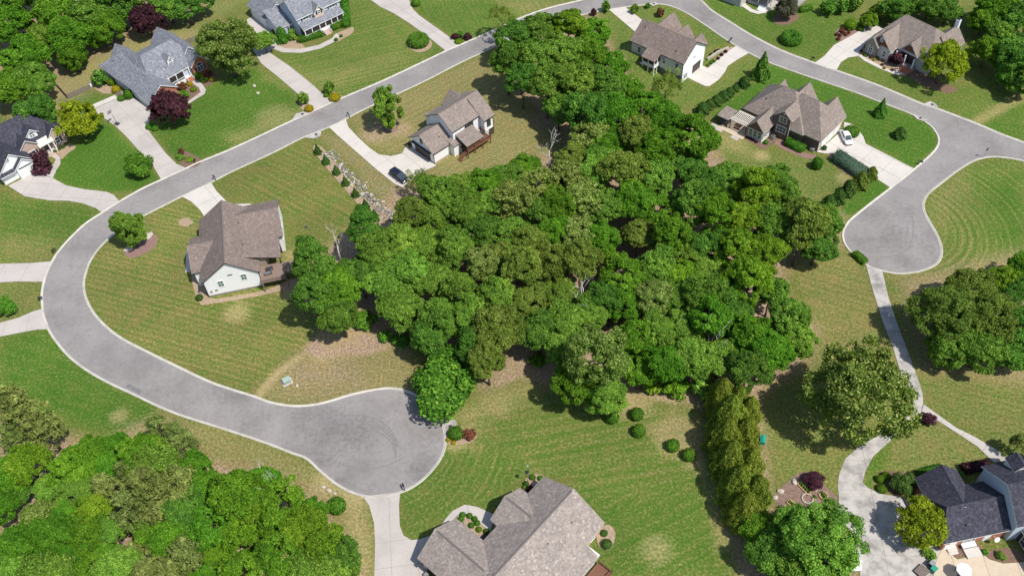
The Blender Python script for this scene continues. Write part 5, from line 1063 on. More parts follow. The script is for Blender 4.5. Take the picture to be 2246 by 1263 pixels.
for kind, mk, x, y, d, lab, nm, hs in [
 ('cone','d',1672,150,44,'conical tree between the upper road and the brown house','conical_tree',1.15),('cone','d',1933,240,32,'young pyramidal tree on the lawn beside the right road','conical_tree',1.1),('col','e',1974,293,27,'dark egg-shaped evergreen on the corner lawn','evergreen',.75),
 ('big','s',988,842,185,'huge rounded bush beside the lower cul-de-sac','bush',.6),('big','s',307,364,66,'big round bush beside the driveway at the left road','bush',.9),('ball','s',1868,288,34,'rounded shrub beside the white car','shrub',.7),('big','e',1982,1060,58,'dark glossy shrub at the corner of the brick house','shrub',1.0),
 ('ball','y',1931,1050,20,'clipped yellow-green ball nearest the stained driveway','shrub',.9),('ball','y',1944,1043,20,'clipped ball furthest up beside the brick house','shrub',.9),('ball','y',1935,1071,22,'clipped ball lowest of the three by the brick house','shrub',.9),
 ('big','u',1786,1050,50,'round purple shrub above the vegetable garden','purple_shrub',.8),('loose','u',2034,918,38,'purple shrub in the fork of the narrow drive','purple_shrub',.85),('loose','u',90,352,50,'purple maple before the dark-roofed house','purple_shrub',1.0),('loose','u',92,372,42,'low purple shrub before the white garage','purple_shrub',.5),
 ('loose','u',1968,131,36,'purple maple before the craftsman porch','purple_shrub',1.0),('loose','u',998,80,20,'purple shrub left in the bed at the upper road','purple_shrub',.8),('loose','u',1025,81,20,'purple shrub right in the bed at the upper road','purple_shrub',.8),('ball','y',1006,91,18,'low lime shrub in the bed at the upper road','shrub',.5),('loose','s',1010,76,18,'green shrub in the bed at the upper road','shrub',.9),
 ('loose','o',664,217,26,'small standard tree left of the porch house driveway','standard_shrub',1.5),('ball','w',678,238,20,'golden shrub left of the porch house driveway','golden_shrub',.8),('loose','o',723,192,26,'small standard tree right of the porch house driveway','standard_shrub',1.5),('ball','w',734,213,26,'golden shrub right of the porch house driveway','golden_shrub',.6),('ball','s',715,209,12,'little green ball right of the porch house driveway','shrub',.8),
 ('col','s',618,80,26,'tall clipped cone before the porch house','clipped_cone',1.1),('loose','o',640,76,24,'round tree between cone and porch hedge','shrub',1.3),('ball','s',600,70,14,'low ball beside the porch house garage','shrub',.9),('ball','s',737,87,9,'tiny ball right of the porch steps','shrub',.9),('ball','s',748,79,8,'tiny ball second right of the porch steps','shrub',.9),('ball','s',912,6,20,'round shrub beside the top driveway','shrub',.9),
 ('loose','d',218,172,36,'dark shrub at the side of the grey-roofed house','shrub',1.3),('ball','y',244,180,18,'lime shrub at the side of the grey-roofed house','shrub',1.0),('ball','w',254,196,18,'golden shrub beside the air conditioner','golden_shrub',1.1),('ball','s',281,207,22,'clipped green shrub beside the garage pad','shrub',1.1),('ball','s',266,215,18,'low green shrub beside the garage pad','shrub',.7),
 ('ball','s',328,277,18,'low shrub left under the plum','shrub',.7),('ball','s',340,281,16,'low shrub right under the plum','shrub',.7),('loose','s',404,209,24,'green shrub before the brick gable','shrub',.9),('loose','r',398,190,24,'reddish shrub before the porch of the grey-roofed house','shrub',.7),('ball','w',417,184,12,'golden shrub before the porch steps','golden_shrub',.8),('ball','y',433,165,17,'lime shrub below the arched window','shrub',.9),('loose','r',457,163,22,'reddish shrub right of the arched window','shrub',.8),('ball','w',465,174,13,'golden shrub at the bed end','golden_shrub',.8),('ball','y',424,196,14,'yellow-green shrub beside the front walk','shrub',.8),('loose','o',448,176,16,'small green shrub in the front bed','shrub',.7),
 ('ball','s',1793,358,24,'upright shrub on the lawn below the brown garage','shrub',1.5),('loose','e',1808,325,12,'small shrub at the brown garage corner','shrub',1.2),('ball','s',1680,312,11,'round shrub before the sunroom corner','shrub',.9),('ball','s',999,949,34,'clipped shrub beside the lower cul-de-sac apron','shrub',.8),('loose','r',1028,952,30,'brown twiggy shrub beside the clipped shrub','shrub',.7),('ball','w',983,964,11,'golden ball left at the cul-de-sac bed','golden_shrub',.8),('ball','w',995,970,11,'golden ball right at the cul-de-sac bed','golden_shrub',.8),
 ('ball','s',738,1108,40,'clipped round shrub at the end of the lower left wood','shrub',1.0),('ball','e',437,652,16,'small dark shrub at the gable corner of the brown-roofed house','shrub',1.0),('ball','e',1331,1192,24,'clipped shrub at the gable of the bottom house, larger','shrub',.8),('ball','e',1325,1168,16,'clipped shrub at the gable of the bottom house, smaller','shrub',.8),
 ('ball','s',1168,1046,14,'ball shrub at the far corner of the bottom house','shrub',.9),('ball','s',1186,1048,13,'ball shrub close to the roof edge','shrub',.9),('ball','e',1154,1060,13,'dark ball shrub nearest the bird pole','shrub',.9),('ball','u',1162,1072,18,'purple ball shrub at the bottom house','purple_shrub',.8),('ball','y',1150,1068,10,'lime ball shrub at the bottom house','shrub',.9),('loose','w',1088,1124,18,'golden shrub at the end of the front walk','golden_shrub',.6),('ball','y',1094,1111,11,'lime shrub beside the front walk','shrub',.9),
 ('big','s',10,670,58,'big green bush at the left edge','bush',.9),('loose','o',1330,16,20,'young tree left of the top driveway','young_tree',1.6),('loose','o',1393,20,20,'young tree right of the top driveway','young_tree',1.4),('loose','d',1421,13,12,'small dark shrub near the top drain','shrub',1.4),('loose','r',1448,28,18,'reddish young tree on the top lawn','young_tree',1.4),('loose','u',1302,28,14,'small purple tree at the top road edge','purple_shrub',1.5),
 ('loose','d',1818,18,36,'dark evergreen shrub, first of the row at top','evergreen',1.2),('loose','d',1845,14,36,'dark evergreen shrub, second of the row at top','evergreen',1.2),('loose','d',1873,8,36,'dark evergreen shrub, third of the row at top','evergreen',1.2),('ball','y',1866,54,26,'yellow-green shrub at the corner of the driveway','shrub',1.1),('ball','y',1888,62,16,'low lime shrub beside the parking','shrub',.8),
 ('loose','o',1895,150,0,'',' ',0),('loose','s',800,700,60,'low bright undergrowth bush at the lower edge of the wood','bush',.6),('loose','s',845,738,34,'bright low bush beside the bare ground','bush',.6),('loose','s',880,748,40,'second bright low bush beside the bare ground','bush',.6),('loose','s',1180,790,40,'low bush at the wood edge above the lawn','bush',.6),('loose','y',1480,850,60,'yellow-green bush at the lower wood edge','bush',.7),('loose','y',1430,845,50,'low bush behind the clipped balls','bush',.7),('loose','o',1540,850,60,'bush left of the golden cypress','bush',.8),('loose','o',395,344,22,'low flower bush beside the mailbox bed','shrub',.5),('loose','r',397,333,14,'ornamental grass in the mailbox bed','shrub',1.3),('loose','y',415,350,20,'yellow flower bush in the mailbox bed','shrub',.4),
 ('loose','o',2195,1218,22,'lime shrub in the bed by the sunroom','shrub',.8),('loose','s',2160,1210,16,'green shrub in the bed by the sunroom','shrub',.8),('loose','o',2040,1215,30,'loose shrub beside the lime green tree','shrub',.7)]:
    if d: shrub(kind, mk, x, y, d, lab, nm, hs)
for i, (x, y) in enumerate([(120,332),(130,326),(138,322),(145,317)]): shrub('ball', 'e', x, y, 8, f'tiny clipped ball along the brick front, {ORD[i]} from the left', group='tiny balls along the brick front')
for i, (x, y) in enumerate([(1012,1137),(1030,1130),(1041,1137),(1047,1146),(1034,1151),(1067,1164),(1015,1128),(1051,1160)]): shrub('ball', 's' if i != 7 else 'y', x, y, 13, f'small ball shrub in the courtyard bed, {ORD[i]} of the group', group='ball shrubs in the courtyard bed')
for i, (x, y) in enumerate([(1889,112),(1893,118),(1898,122),(1905,117),(1911,126),(1918,131),(1925,127),(1936,133),(1935,142),(1940,149),(1922,123),(1957,153)]): shrub('ball', 'rwyr'[i % 4], x, y, 7, f'little bed shrub along the curved walk, {ORD[i]} from the driveway', group='bed shrubs along the curved walk')
for i, (x, y) in enumerate([(1836,75),(1845,68),(1843,78),(1850,72),(1839,85),(1856,76),(1848,64),(1862,72)]): shrub('loose', 'r', x, y, 9, f'small reddish shrub in the driveway bed, {ORD[i]} of the group', group='reddish shrubs in the driveway bed')
for i, (x, y) in enumerate([(1639,301),(1646,304),(1652,307),(1659,311)]): shrub('ball', 'u', x, y, 7, f'little dark ball before the sunroom, {ORD[i]} from the left', group='dark balls before the sunroom')
for i, (x, y) in enumerate([(1553,143),(1560,138),(1566,134),(1575,128),(1583,120),(1592,113),(1560,120),(1570,113),(1576,111)]): shrub('ball', 's' if i < 3 else 'u', x, y, 8, f'little shrub along the retaining wall, {ORD[i]} from the garage', group='shrubs along the retaining wall')
def hedge(a, b, wpx, H, mk, label, name='hedge'):
    A_, B_ = P(*a), P(*b); L = (B_-A_).length; W = wpx/scale_at((A_+B_)/2); c = (A_+B_)/2
    o = link(name, crown_hedge('foliage', MF[mk], L, W, H)); o.location = (c.x, c.y, 0); o.rotation_euler = (0, 0, math.atan2(B_.y-A_.y, B_.x-A_.x)); tag(o, label, 'hedge')
hedge((655,93),(708,78),16,1.5,'s','clipped hedge left of the front steps'); hedge((727,66),(752,55),18,1.5,'s','clipped hedge right of the front steps'); hedge((762,62),(757,5),18,2.4,'s','tall hedge at the right end of the porch house')
hedge((1722,315),(1762,334),18,1.7,'s','clipped box hedge beneath the brown house wall'); hedge((1828,345),(1900,393),32,2.0,'g','long blue-green hedge along the driveway'); hedge((1752,27),(1780,20),14,1.2,'s','short hedge at the pale top house'); hedge((1872,558),(1898,580),16,1.2,'s','clipped bush hedge at the right cul-de-sac kerb')
hedge((2108,1033),(2165,1022),22,1.5,'u','purple barberry hedge before the dormers'); hedge((2010,1040),(2060,1025),12,1.0,'s','low green hedge behind the brick garage'); hedge((2085,1040),(2110,1048),16,1.2,'s','low green hedge between the charcoal roofs')
# ring-shaped clipped shrubs
def ring(px, py, dpx, lab):
    q = P(px, py, .6); R = dpx/2/scale_at(q); n = 3600; a = rng.uniform(0, 6.28, n); b = rng.uniform(-1.2, 4.3, n)
    r0, r1 = R*.62, R*.42; C = np.stack([np.cos(a)*(r0+np.cos(b)*r1), np.sin(a)*(r0+np.cos(b)*r1), np.maximum(.03, r1*.9+np.sin(b)*r1*1.1)], 1)
    nr = np.stack([np.cos(a)*np.cos(b), np.sin(a)*np.cos(b), np.sin(b)+.2], 1)+rng.normal(size=(n, 3))*.4
    seg, m_ = 20, 8; cv = np.array([(math.cos(u)*(r0+math.cos(w)*r1*.88), math.sin(u)*(r0+math.cos(w)*r1*.88), max(0, r1*.9+math.sin(w)*r1*.95)) for u in np.linspace(0, 6.283, seg, endpoint=False) for w in np.linspace(0, 6.283, m_, endpoint=False)])
    cf = []
    for i in range(seg):
        for j in range(m_):
            A0, A1, B0, B1 = i*m_+j, i*m_+(j+1) % m_, ((i+1) % seg)*m_+j, ((i+1) % seg)*m_+(j+1) % m_; cf += [(A0, B0, B1), (A0, B1, A1)]
    o = link('ring_shrub', leaf_mesh('foliage', C, nr, rng.uniform(.09, .18, n), rng.uniform(0, 1, n), MF['s'], (cv, np.array(cf)))); o.location = (q.x, q.y, 0); tag(o, lab, 'shrub')
ring(918,92,46,'ring-shaped clipped shrub on the porch house lawn'); ring(1735,87,46,'ring-shaped clipped shrub on the lawn right of the top bend')

# ------------------------------------------------------------------ beds
def bed(px, mat, label=None): sheet('mulch_bed', spline(gpts(px), 4, True), M[mat], .035)
for px, mat in [([(270,552),(290,532),(325,514),(345,518),(340,540),(310,560),(285,565)],'mulch_red'),([(392,484),(408,478),(424,486),(412,496),(396,495)],'mulch_tan'),([(840,272),(862,258),(875,268),(868,288),(842,290)],'mulch_red'),
 ([(1836,66),(1856,58),(1880,62),(1878,72),(1845,90),(1834,84)],'mulch_red'),([(1884,112),(1905,108),(1930,128),(1975,140),(1968,152),(1950,156),(1925,146),(1895,128)],'mulch_tan'),([(1695,40),(1715,28),(1745,30),(1752,40),(1730,54),(1704,54)],'mulch'),
 ([(1700,1085),(1740,1045),(1770,1035),(1815,1070),(1838,1095),(1830,1130),(1790,1140),(1750,1140),(1705,1105)],'soil'),([(1003,1130),(1020,1122),(1050,1138),(1078,1168),(1062,1188),(1020,1150)],'mulch_tan'),([(1148,1062),(1165,1040),(1195,1045),(1180,1075),(1155,1082)],'mulch_tan'),([(1312,1160),(1335,1150),(1350,1170),(1338,1205),(1312,1195)],'mulch_tan'),
 ([(420,604),(444,600),(458,652),(520,648),(590,634),(640,612),(650,624),(592,644),(465,666),(436,662)],'mulch_tan'),([(120,338),(148,315),(166,324),(150,336),(134,350)],'mulch_tan'),([(85,385),(100,372),(118,360),(108,380),(93,388)],'mulch_tan'),([(606,102),(625,85),(650,90),(668,103),(660,109),(625,108)],'mulch_tan'),([(732,78),(760,65),(774,60),(774,72),(752,86),(737,93)],'mulch_tan'),([(895,90),(918,78),(945,90),(944,106),(920,116),(898,106)],'mulch_tan'),
 ([(388,345),(400,330),(440,350),(430,366),(405,366)],'mulch'),([(660,216),(675,222),(692,244),(672,246),(656,232)],'mulch_tan'),([(712,205),(735,203),(752,213),(735,222),(718,216)],'mulch_tan'),([(978,945),(1000,938),(1045,948),(1035,968),(1000,975),(980,970)],'mulch_tan'),([(1625,298),(1640,294),(1668,313),(1690,300),(1704,303),(1685,322),(1670,326)],'mulch'),([(1700,318),(1720,305),(1768,336),(1790,340),(1770,348)],'mulch_red'),([(1815,330),(1828,338),(1900,390),(1890,396),(1850,378),(1818,344)],'mulch_red'),
 ([(690,335),(705,322),(760,388),(835,475),(822,486),(770,430)],'mulch_tan'),([(400,200),(425,175),(445,205),(412,226)],'mulch'),([(445,175),(470,160),(478,172),(462,186),(450,190)],'mulch'),([(2070,1205),(2140,1190),(2150,1210),(2100,1222)],'mulch'),([(2155,1214),(2210,1200),(2246,1215),(2240,1231),(2195,1232),(2168,1224)],'mulch'),([(205,190),(240,185),(262,200),(290,213),(268,222),(252,207),(225,205)],'mulch_tan'),([(1542,150),(1600,105),(1606,112),(1576,128),(1552,149)],'mulch_tan'),([(2014,908),(2034,906),(2058,926),(2040,930),(2018,926)],'mulch'),([(1925,1040),(1950,1032),(2010,1045),(2000,1085),(1950,1080),(1925,1070)],'mulch'),([(1988,164),(2000,150),(2030,165),(2060,180),(2100,195),(2080,205),(2030,190)],'mulch')]: bed(px, mat)

# ------------------------------------------------------------------ rocks
def rock_mesh(seed):
    rr = np.random.default_rng(seed); v = ICO_V*(1+rr.normal(size=(len(ICO_V), 1))*.10)*rr.uniform(.7, 1.2, (1, 3)); v[:, 2] *= .75
    me = bpy.data.meshes.new('rock'); me.from_pydata(v.tolist(), [], ICO_F.tolist()); return me
RK = [rock_mesh(i) for i in range(5)]
for r_ in RK: r_.materials.append(M['rock'])
RKP = [r_.copy() for r_ in RK]
for r_ in RKP: r_.materials.clear(); r_.materials.append(M['rock_pale'])
ditch = spline(gpts([(718,338),(745,362),(775,395),(805,425),(835,455),(872,490)]), 8); rv, rf, rm_ = [], [], []
_bm = bmesh.new(); bmesh.ops.create_icosphere(_bm, subdivisions=1, radius=1.0); _bm.verts.ensure_lookup_table(); I1V = np.array([v.co[:] for v in _bm.verts]); I1F = np.array([[v.index for v in f.verts] for f in _bm.faces]); _bm.free()
for i in range(420):
    q = ditch[rs.randrange(len(ditch))]; w = rs.gauss(0, .75); s = rs.uniform(.12, .36); c = np.array([q.x+w*.75+rs.uniform(-.5,.5), q.y+w*.6+rs.uniform(-.5,.5), s*.3])
    vv = I1V*(1+rng.normal(size=(len(I1V), 1))*.18)*rng.uniform(.6, 1.4, (1, 3))*s; rf += (I1F+len(rv)).tolist(); rv += (vv+c).tolist(); rm_ += [0 if rs.random() < .6 else 1]*len(I1F)
me = bpy.data.meshes.new('ditch_rubble'); me.from_pydata(rv, [], rf); me.materials.append(M['rock']); me.materials.append(M['rock_pale']); me.polygons.foreach_set('material_index', rm_)
tag(link('ditch_rubble', me), 'grey rubble rock filling the drainage ditch', 'rubble', kind='stuff')
for x, y, s, lab in [(328,519,1.1,'pale boulder right in the mulch ring at the left bend'),(283,549,1.0,'pale boulder left in the mulch ring at the left bend'),(1742,1058,.6,'white stone at the top of the vegetable garden'),(1789,1074,.45,'white stones beneath the purple shrub'),(1712,1078,.6,'pale stone at the left garden edge'),(1700,1092,.6,'pale stone at the left garden corner'),(1718,1118,.5,'pale stone at the lower garden edge'),(710,1068,.5,'limestone lump on the verge below the cul-de-sac'),(722,1076,.5,'second limestone lump on the verge below the cul-de-sac'),(735,1082,.4,'third limestone lump on the verge below the cul-de-sac'),(558,190,.6,'rock in the small bed below the large oak'),(566,206,.6,'second rock in the small bed below the large oak'),(640,840,.35,'pale rock beside the utility box'),(652,846,.4,'second pale rock beside the utility box')]:
    q = P(x, y); o = link('boulder', RKP[int(x) % 5]); o.location = (q.x, q.y, s*.3); s *= .72; o.scale = (s*1.2, s, s*.8); o.rotation_euler = (0, 0, x); tag(o, lab, 'boulder')

# ------------------------------------------------------------------ cars
def car(px, py, to, paint_m, label, van=False):
    """px,py: middle on the ground; to: pixel the nose points at"""
    q = P(px, py); d = P(*to)-q; rz = math.atan2(d.y, d.x); e = empty('parked_car', (q.x, q.y, .07), rz); tag(e, label, 'car')
    L = 5.0 if van else 4.8; W = .98 if van else .91; hb = .95 if van else .86; ht = 1.72 if van else 1.42
    st = [(-L/2,.80,.42,.72*hb/.86),(-L/2+.15,.93,.30,hb),(-1.4,1,.24,hb+.02),(0,1,.22,hb),(1.2,1,.24,hb-.03),(L/2-.45,.96,.28,hb-.14),(L/2-.1,.84,.34,hb-.28),(L/2,.66,.42,hb-.36)]
    def loft(secs, mb):
        k = len(secs[0]); vs = [v_ for s_ in secs for v_ in s_]; fs = []
        for i in range(len(secs)-1):
            for j in range(k): fs.append((i*k+j, i*k+(j+1) % k, (i+1)*k+(j+1) % k, (i+1)*k+j))
        fs += [tuple(range(k)), tuple((len(secs)-1)*k+j for j in range(k))]; mb.add(vs, fs)
    mb = MB(); loft([[(x,-W*w,z0+.12),(x,-W*w*.93,z0),(x,W*w*.93,z0),(x,W*w,z0+.12),(x,W*w,z1-.16),(x,W*w*.88,z1),(x,-W*w*.88,z1),(x,-W*w,z1-.16)] for x, w, z0, z1 in st], mb)
    mb.build('body', M[paint_m], e, True)
    cb = [(-L/2+.12,.78,hb,.70),(-L/2+.42,.80,ht-.06,.72),(.5,.80,ht,.72),(1.75,.84,hb-.05,.78)] if van else [(-2.0,.84,hb-.02,.78),(-1.15,.80,ht-.03,.66),(.25,.80,ht,.66),(1.3,.86,hb-.03,.80)]
    mb = MB(); loft([[(x,-W*w,hb-.1),(x,W*w,hb-.1),(x,W*wt,z),(x,-W*wt,z)] for x, w, z, wt in cb], mb); mb.build('cabin_glass', M['glass'], e)
    mb = MB(); a, b = cb[1], cb[2]; x0, x1 = a[0]-.05, b[0]+.05
    mb.add([(x0,-W*.73,a[2]-.02),(x1,-W*.73,b[2]-.02),(x1,W*.73,b[2]-.02),(x0,W*.73,a[2]-.02),(x0+.1,-W*.62,a[2]+.05),(x1-.1,-W*.62,b[2]+.05),(x1-.1,W*.62,b[2]+.05),(x0+.1,W*.62,a[2]+.05)], [(0,1,5,4),(1,2,6,5),(2,3,7,6),(3,0,4,7),(4,5,6,7)]); mb.build('car_roof', M[paint_m], e)
    for sg in (-1, 1):
        for (xa, wa, za, ta), (xb, wb, zb, tb) in ((cb[0], cb[1]), (cb[2], cb[3])):
            mb = MB(); mb.tube([(xa,sg*W*(ta if za > hb+.2 else wa),za),(xb,sg*W*(tb if zb > hb+.2 else wb),zb)], [.05,.05], 6); mb.build('pillar', M[paint_m], e)
        mb = MB(); mb.tube([(-.35,sg*W*.81,hb),(-.35,sg*W*.725,ht-.02)], [.045,.045], 6); mb.build('pillar', M[paint_m], e)
    for x in (-1.42, 1.42):
        for sg in (-1, 1):
            mb = MB(); mb.tube([(x,sg*(W-.2),.33),(x,sg*(W+.01),.33)], [.33,.33], 16); w = mb.build('wheel', M['tyre'], e)
            mb = MB(); mb.tube([(x,sg*(W+.005),.33),(x,sg*(W+.025),.33)], [.2,.18], 12); mb.build('rim', M['rim'], w)
    for sg in (-1, 1):
        mb = MB(); mb.box(L/2-.22, L/2-.03, sg*W*.62-.16, sg*W*.62+.16, hb-.36, hb-.24); mb.build('headlight', M['lamp'], e)
        mb = MB(); mb.box(-L/2-.02, -L/2+.1, sg*W*.62-.14, sg*W*.62+.14, hb-.28, hb-.12); mb.build('tail_light', M['red'], e)
        mb = MB(); mb.box(1.0, 1.18, sg*(W+.1)-.1, sg*(W+.1)+.1, hb-.05, hb+.1); mb.build('mirror', M[paint_m], e)
car(876,391,(905,412),'paint_black','black minivan parked on the drive of the white two-storey house',True)
car(1855,306,(1866,328),'paint_white','white sedan parked before the brown house garage')
car(1868,1222,(1876,1250),'paint_white','white car half hidden under the tree at the lower right')

# ------------------------------------------------------------------ small things
def mailbox(px, py, lab, rz=0):
    q = P(px, py); e = empty('mailbox', (q.x, q.y, 0), rz); tag(e, lab, 'mailbox')
    mb = MB(); mb.box(-.06,.06,-.06,.06,-.05,1.25); mb.build('post', M['black'], e)
    mb = MB(); mb.box(-.05,.75,-.05,.05,.82,.92); mb.tube([(.05,0,.5),(.5,0,.84)], [.035,.035], 6); mb.build('arm', M['black'], e)
    mb = MB(); pr = [(-.14,.92),(.14,.92),(.14,1.12),(.09,1.22),(0,1.26),(-.09,1.22),(-.14,1.12)]
    mb.add([(.25,y,z) for y, z in pr]+[(.85,y,z) for y, z in pr], [tuple(range(7)), tuple(range(7,14))]+[(i,(i+1)%7,7+(i+1)%7,7+i) for i in range(7)]); b = mb.build('box', M['black'], e)
    mb = MB(); mb.box(.4,.44,.14,.16,1.05,1.3); mb.build('flag', M['red'], b)
for x, y, lab, rz in [(474,397,'black mailbox beside the brown-roofed house driveway',2.2),(117,556,'black mailbox above the left edge driveway',.2),(88,660,'black mailbox between the two left edge driveways',0),(767,259,'black mailbox beside the thin street tree',2.2),(1600,95,'black mailbox near the walk-out garage driveway',.8),(888,1076,'black mailbox at the lower cul-de-sac',1.9),(2013,360,'black mailbox at the brown house driveway',-.8),(427,356,'black mailbox in the flower bed by the left road',-.8),(1779,133,'black mailbox at the curved driveway',-.9)]: mailbox(x, y, lab, rz)
q = P(257, 273); e = empty('basketball_hoop', (q.x, q.y, .07), 2.6); tag(e, 'portable basketball hoop on the concrete drive', 'basketball hoop')
mb = MB(); mb.box(-.6,.5,-.45,.45,0,.22); mb.build('base', M['metal_dark'], e)
mb = MB(); mb.tube([(0,0,.2),(.1,0,2.6),(.75,0,3.3)], [.06,.06,.05], 8); mb.build('pole', M['metal_dark'], e)
mb = MB(); mb.box(.75,.80,-.6,.6,2.9,3.75); bb = mb.build('backboard', M['metal_grey'], e)
mb = MB(); mb.tube([(1.03+.23*math.cos(a), .23*math.sin(a), 3.05) for a in np.linspace(0, 6.283, 15)], [.02]*15, 5, cap=False); mb.build('rim', M['red'], bb)
q = P(2157, 346); e = empty('stop_sign', (q.x, q.y, 0), rad(20)); tag(e, 'stop sign seen from behind at the right junction', 'sign')
mb = MB(); mb.tube([(0,0,-.05),(0,0,2.6)], [.04,.04], 8); mb.build('post', M['metal_grey'], e)
mb = MB(); r8 = [(.4*math.cos(a+.3927), .4*math.sin(a+.3927)) for a in [i*math.pi/4 for i in range(8)]]
mb.add([(x,-.06,2.35+z) for x, z in r8]+[(x,-.05,2.35+z) for x, z in r8], [tuple(range(8)), tuple(range(8,16))]+[(i,(i+1)%8,8+(i+1)%8,8+i) for i in range(8)]); mb.build('sign_plate', M['metal_dark'], e)
# utility box on its pad, green cabinet, timber table
q = P(630, 838); e = empty('utility_box', (q.x, q.y, 0), .5); tag(e, 'pale green utility box on a pad beside the bare lot', 'utility box')
mb = MB(); mb.box(-.95,.95,-.75,.75,0,.12); mb.build('pad', M['conc'], e); mb = MB(); mb.box(-.65,.65,-.5,.45,.12,.85); c1 = mb.build('cabinet', M['util_green'], e); mb = MB(); mb.add([(-.7,-.55,.85),(.7,-.55,.85),(.7,.5,.95),(-.7,.5,.95),(-.7,-.55,.91),(.7,-.55,.91),(.7,.5,1.01),(-.7,.5,1.01)], [(0,1,5,4),(1,2,6,5),(2,3,7,6),(3,0,4,7),(4,5,6,7)]); mb.build('lid', M['util_green'], c1)
q = P(1672, 968); e = empty('garden_cabinet', (q.x, q.y, 0), 1.3); tag(e, 'teal garden cabinet on the lawn right of the cypress screen', 'cabinet')
mb = MB(); mb.box(-.7,.7,-.4,.4,0,.9); mb.build('cabinet', M['teal'], e); mb = MB(); mb.add([(-.78,-.48,.9),(.78,-.48,.9),(.78,.48,.9),(-.78,.48,.9),(-.7,0,1.12),(.7,0,1.12)], [(0,1,5,4),(2,3,4,5),(0,4,3),(1,2,5)]); mb.build('lid', M['teal'], e)
q = P(1783, 836); e = empty('picnic_table', (q.x, q.y, 0), .6); tag(e, 'wooden picnic table on the lawn beside the large pale-tipped tree', 'table')
for k in range(5):
    mb = MB(); mb.box(-.95,.95,-.42+.17*k,-.27+.17*k,.72,.77); mb.build('plank', M['wood_tan'], e)
for y in (-.75,.75):
    mb = MB(); mb.box(-.95,.95,y-.14,y+.14,.42,.47); mb.build('seat', M['wood_tan'], e)
for x in (-.7,.7):
    for y in (-1, 1):
        mb = MB(); mb.tube([(x,y*.7,0),(x,y*.2,.72)], [.05,.05], 6); mb.build('leg', M['wood_tan'], e)
    mb = MB(); mb.box(x-.04,x+.04,-.85,.85,.36,.42); mb.build('crossbar', M['wood_tan'], e)
# raised garden beds
def raised(px, label, planted=None):
    w = gpts(px); e = empty('raised_bed', (w[0].x, w[0].y, 0)); tag(e, label, 'raised bed'); o0 = w[0]
    for a, b in zip(w, w[1:]+w[:1]):
        mb = MB(); d = (b-a); L = d.length; d.normalize(); mb.obox(((a+b)/2-o0)[:], d, (-d.y, d.x, 0), L/2+.03, .06, 0, .32); mb.build('timber', M['wood_tan'], e)
    mb = MB(); mb.add([((q_-o0).x, (q_-o0).y, .22) for q_ in w], [tuple(range(len(w)))]); mb.build('bed_soil', M['mulch'], e)
    c = sum(w, Vector())/len(w)-o0
    for k in range(planted or 3):
        t_ = (k+.5)/(planted or 3); pp = (w[0]+w[1])/2*(1-t_)+(w[2]+w[3])/2*t_-o0; sh = shp('loose', 's'); o = link('vegetable', sh[k % 2], e); o.location = (pp.x, pp.y, .2); o.scale = (.28, .28, .25)
raised([(1748,1062),(1757,1057),(1779,1079),(1772,1086)], 'long raised bed below the purple shrub', 5); raised([(1725,1103),(1731,1096),(1757,1115),(1752,1122)], 'long raised bed at the lower left of the garden', 4); raised([(1795,1085),(1808,1078),(1816,1088),(1803,1097)], 'square raised bed full of greens', 6); raised([(1781,1092),(1786,1087),(1791,1091),(1786,1095)], 'smallest raised bed in the garden', 2)
q = P(1771, 1094); e = empty('round_bed', (q.x, q.y, 0)); tag(e, 'round stone-edged bed in the vegetable garden', 'raised bed')
for k in range(16):
    a = 6.283*k/16; mb = MB(); mb.obox((math.cos(a)*.85, math.sin(a)*.85, 0), (-math.sin(a), math.cos(a), 0), (math.cos(a), math.sin(a), 0), .16, .09, 0, .25); mb.build('edging_stone', M['rock_pale'], e)
# fences
def fence(px, lab, hgt=1.3):
    w = gpts(px); e = empty('wooden_fence', (w[0].x, w[0].y, 0)); tag(e, lab, 'fence'); o0 = w[0]
    for a, b in zip(w[:-1], w[1:]):
        d = b-a; L = d.length; d.normalize(); n = max(2, int(L/.32))
        for i in range(n):
            c = a+d*(L*(i+.5)/n)-o0; mb = MB(); mb.obox(c[:], d, (-d.y, d.x, 0), L/n*.46, .02, .05, hgt-.03*(i % 3)); mb.build('picket', M['fence'], e)
        for z in (.35, hgt-.3):
            mb = MB(); mb.obox(((a+b)/2-o0)[:], d, (-d.y, d.x, 0), L/2, .0, z, z+.09); mb.obox(((a+b)/2-o0+Vector((-d.y, d.x, 0))*.05)[:], d, (-d.y, d.x, 0), L/2, .03, z, z+.09); mb.build('rail', M['fence'], e)
fence([(150,217),(172,207),(198,196)], 'weathered fence left of the grey-roofed house'); fence([(408,98),(428,90),(443,82)], 'weathered fence right of the grey-roofed house'); fence([(112,177),(130,195),(150,217)], 'fence running back to the upper left wood')
q = P(201, 190); e = empty('water_barrel', (q.x, q.y, 0)); tag(e, 'white barrel at the end of the fence', 'barrel'); mb = MB(); mb.tube([(0,0,0),(0,0,.35),(0,0,.8),(0,0,1.1)], [.36,.42,.42,.36], 14); b_ = mb.build('barrel', M['white'], e); mb = MB(); mb.tube([(0,0,1.1),(0,0,1.16)], [.38,.36], 14); mb.build('lid', M['metal_grey'], b_)
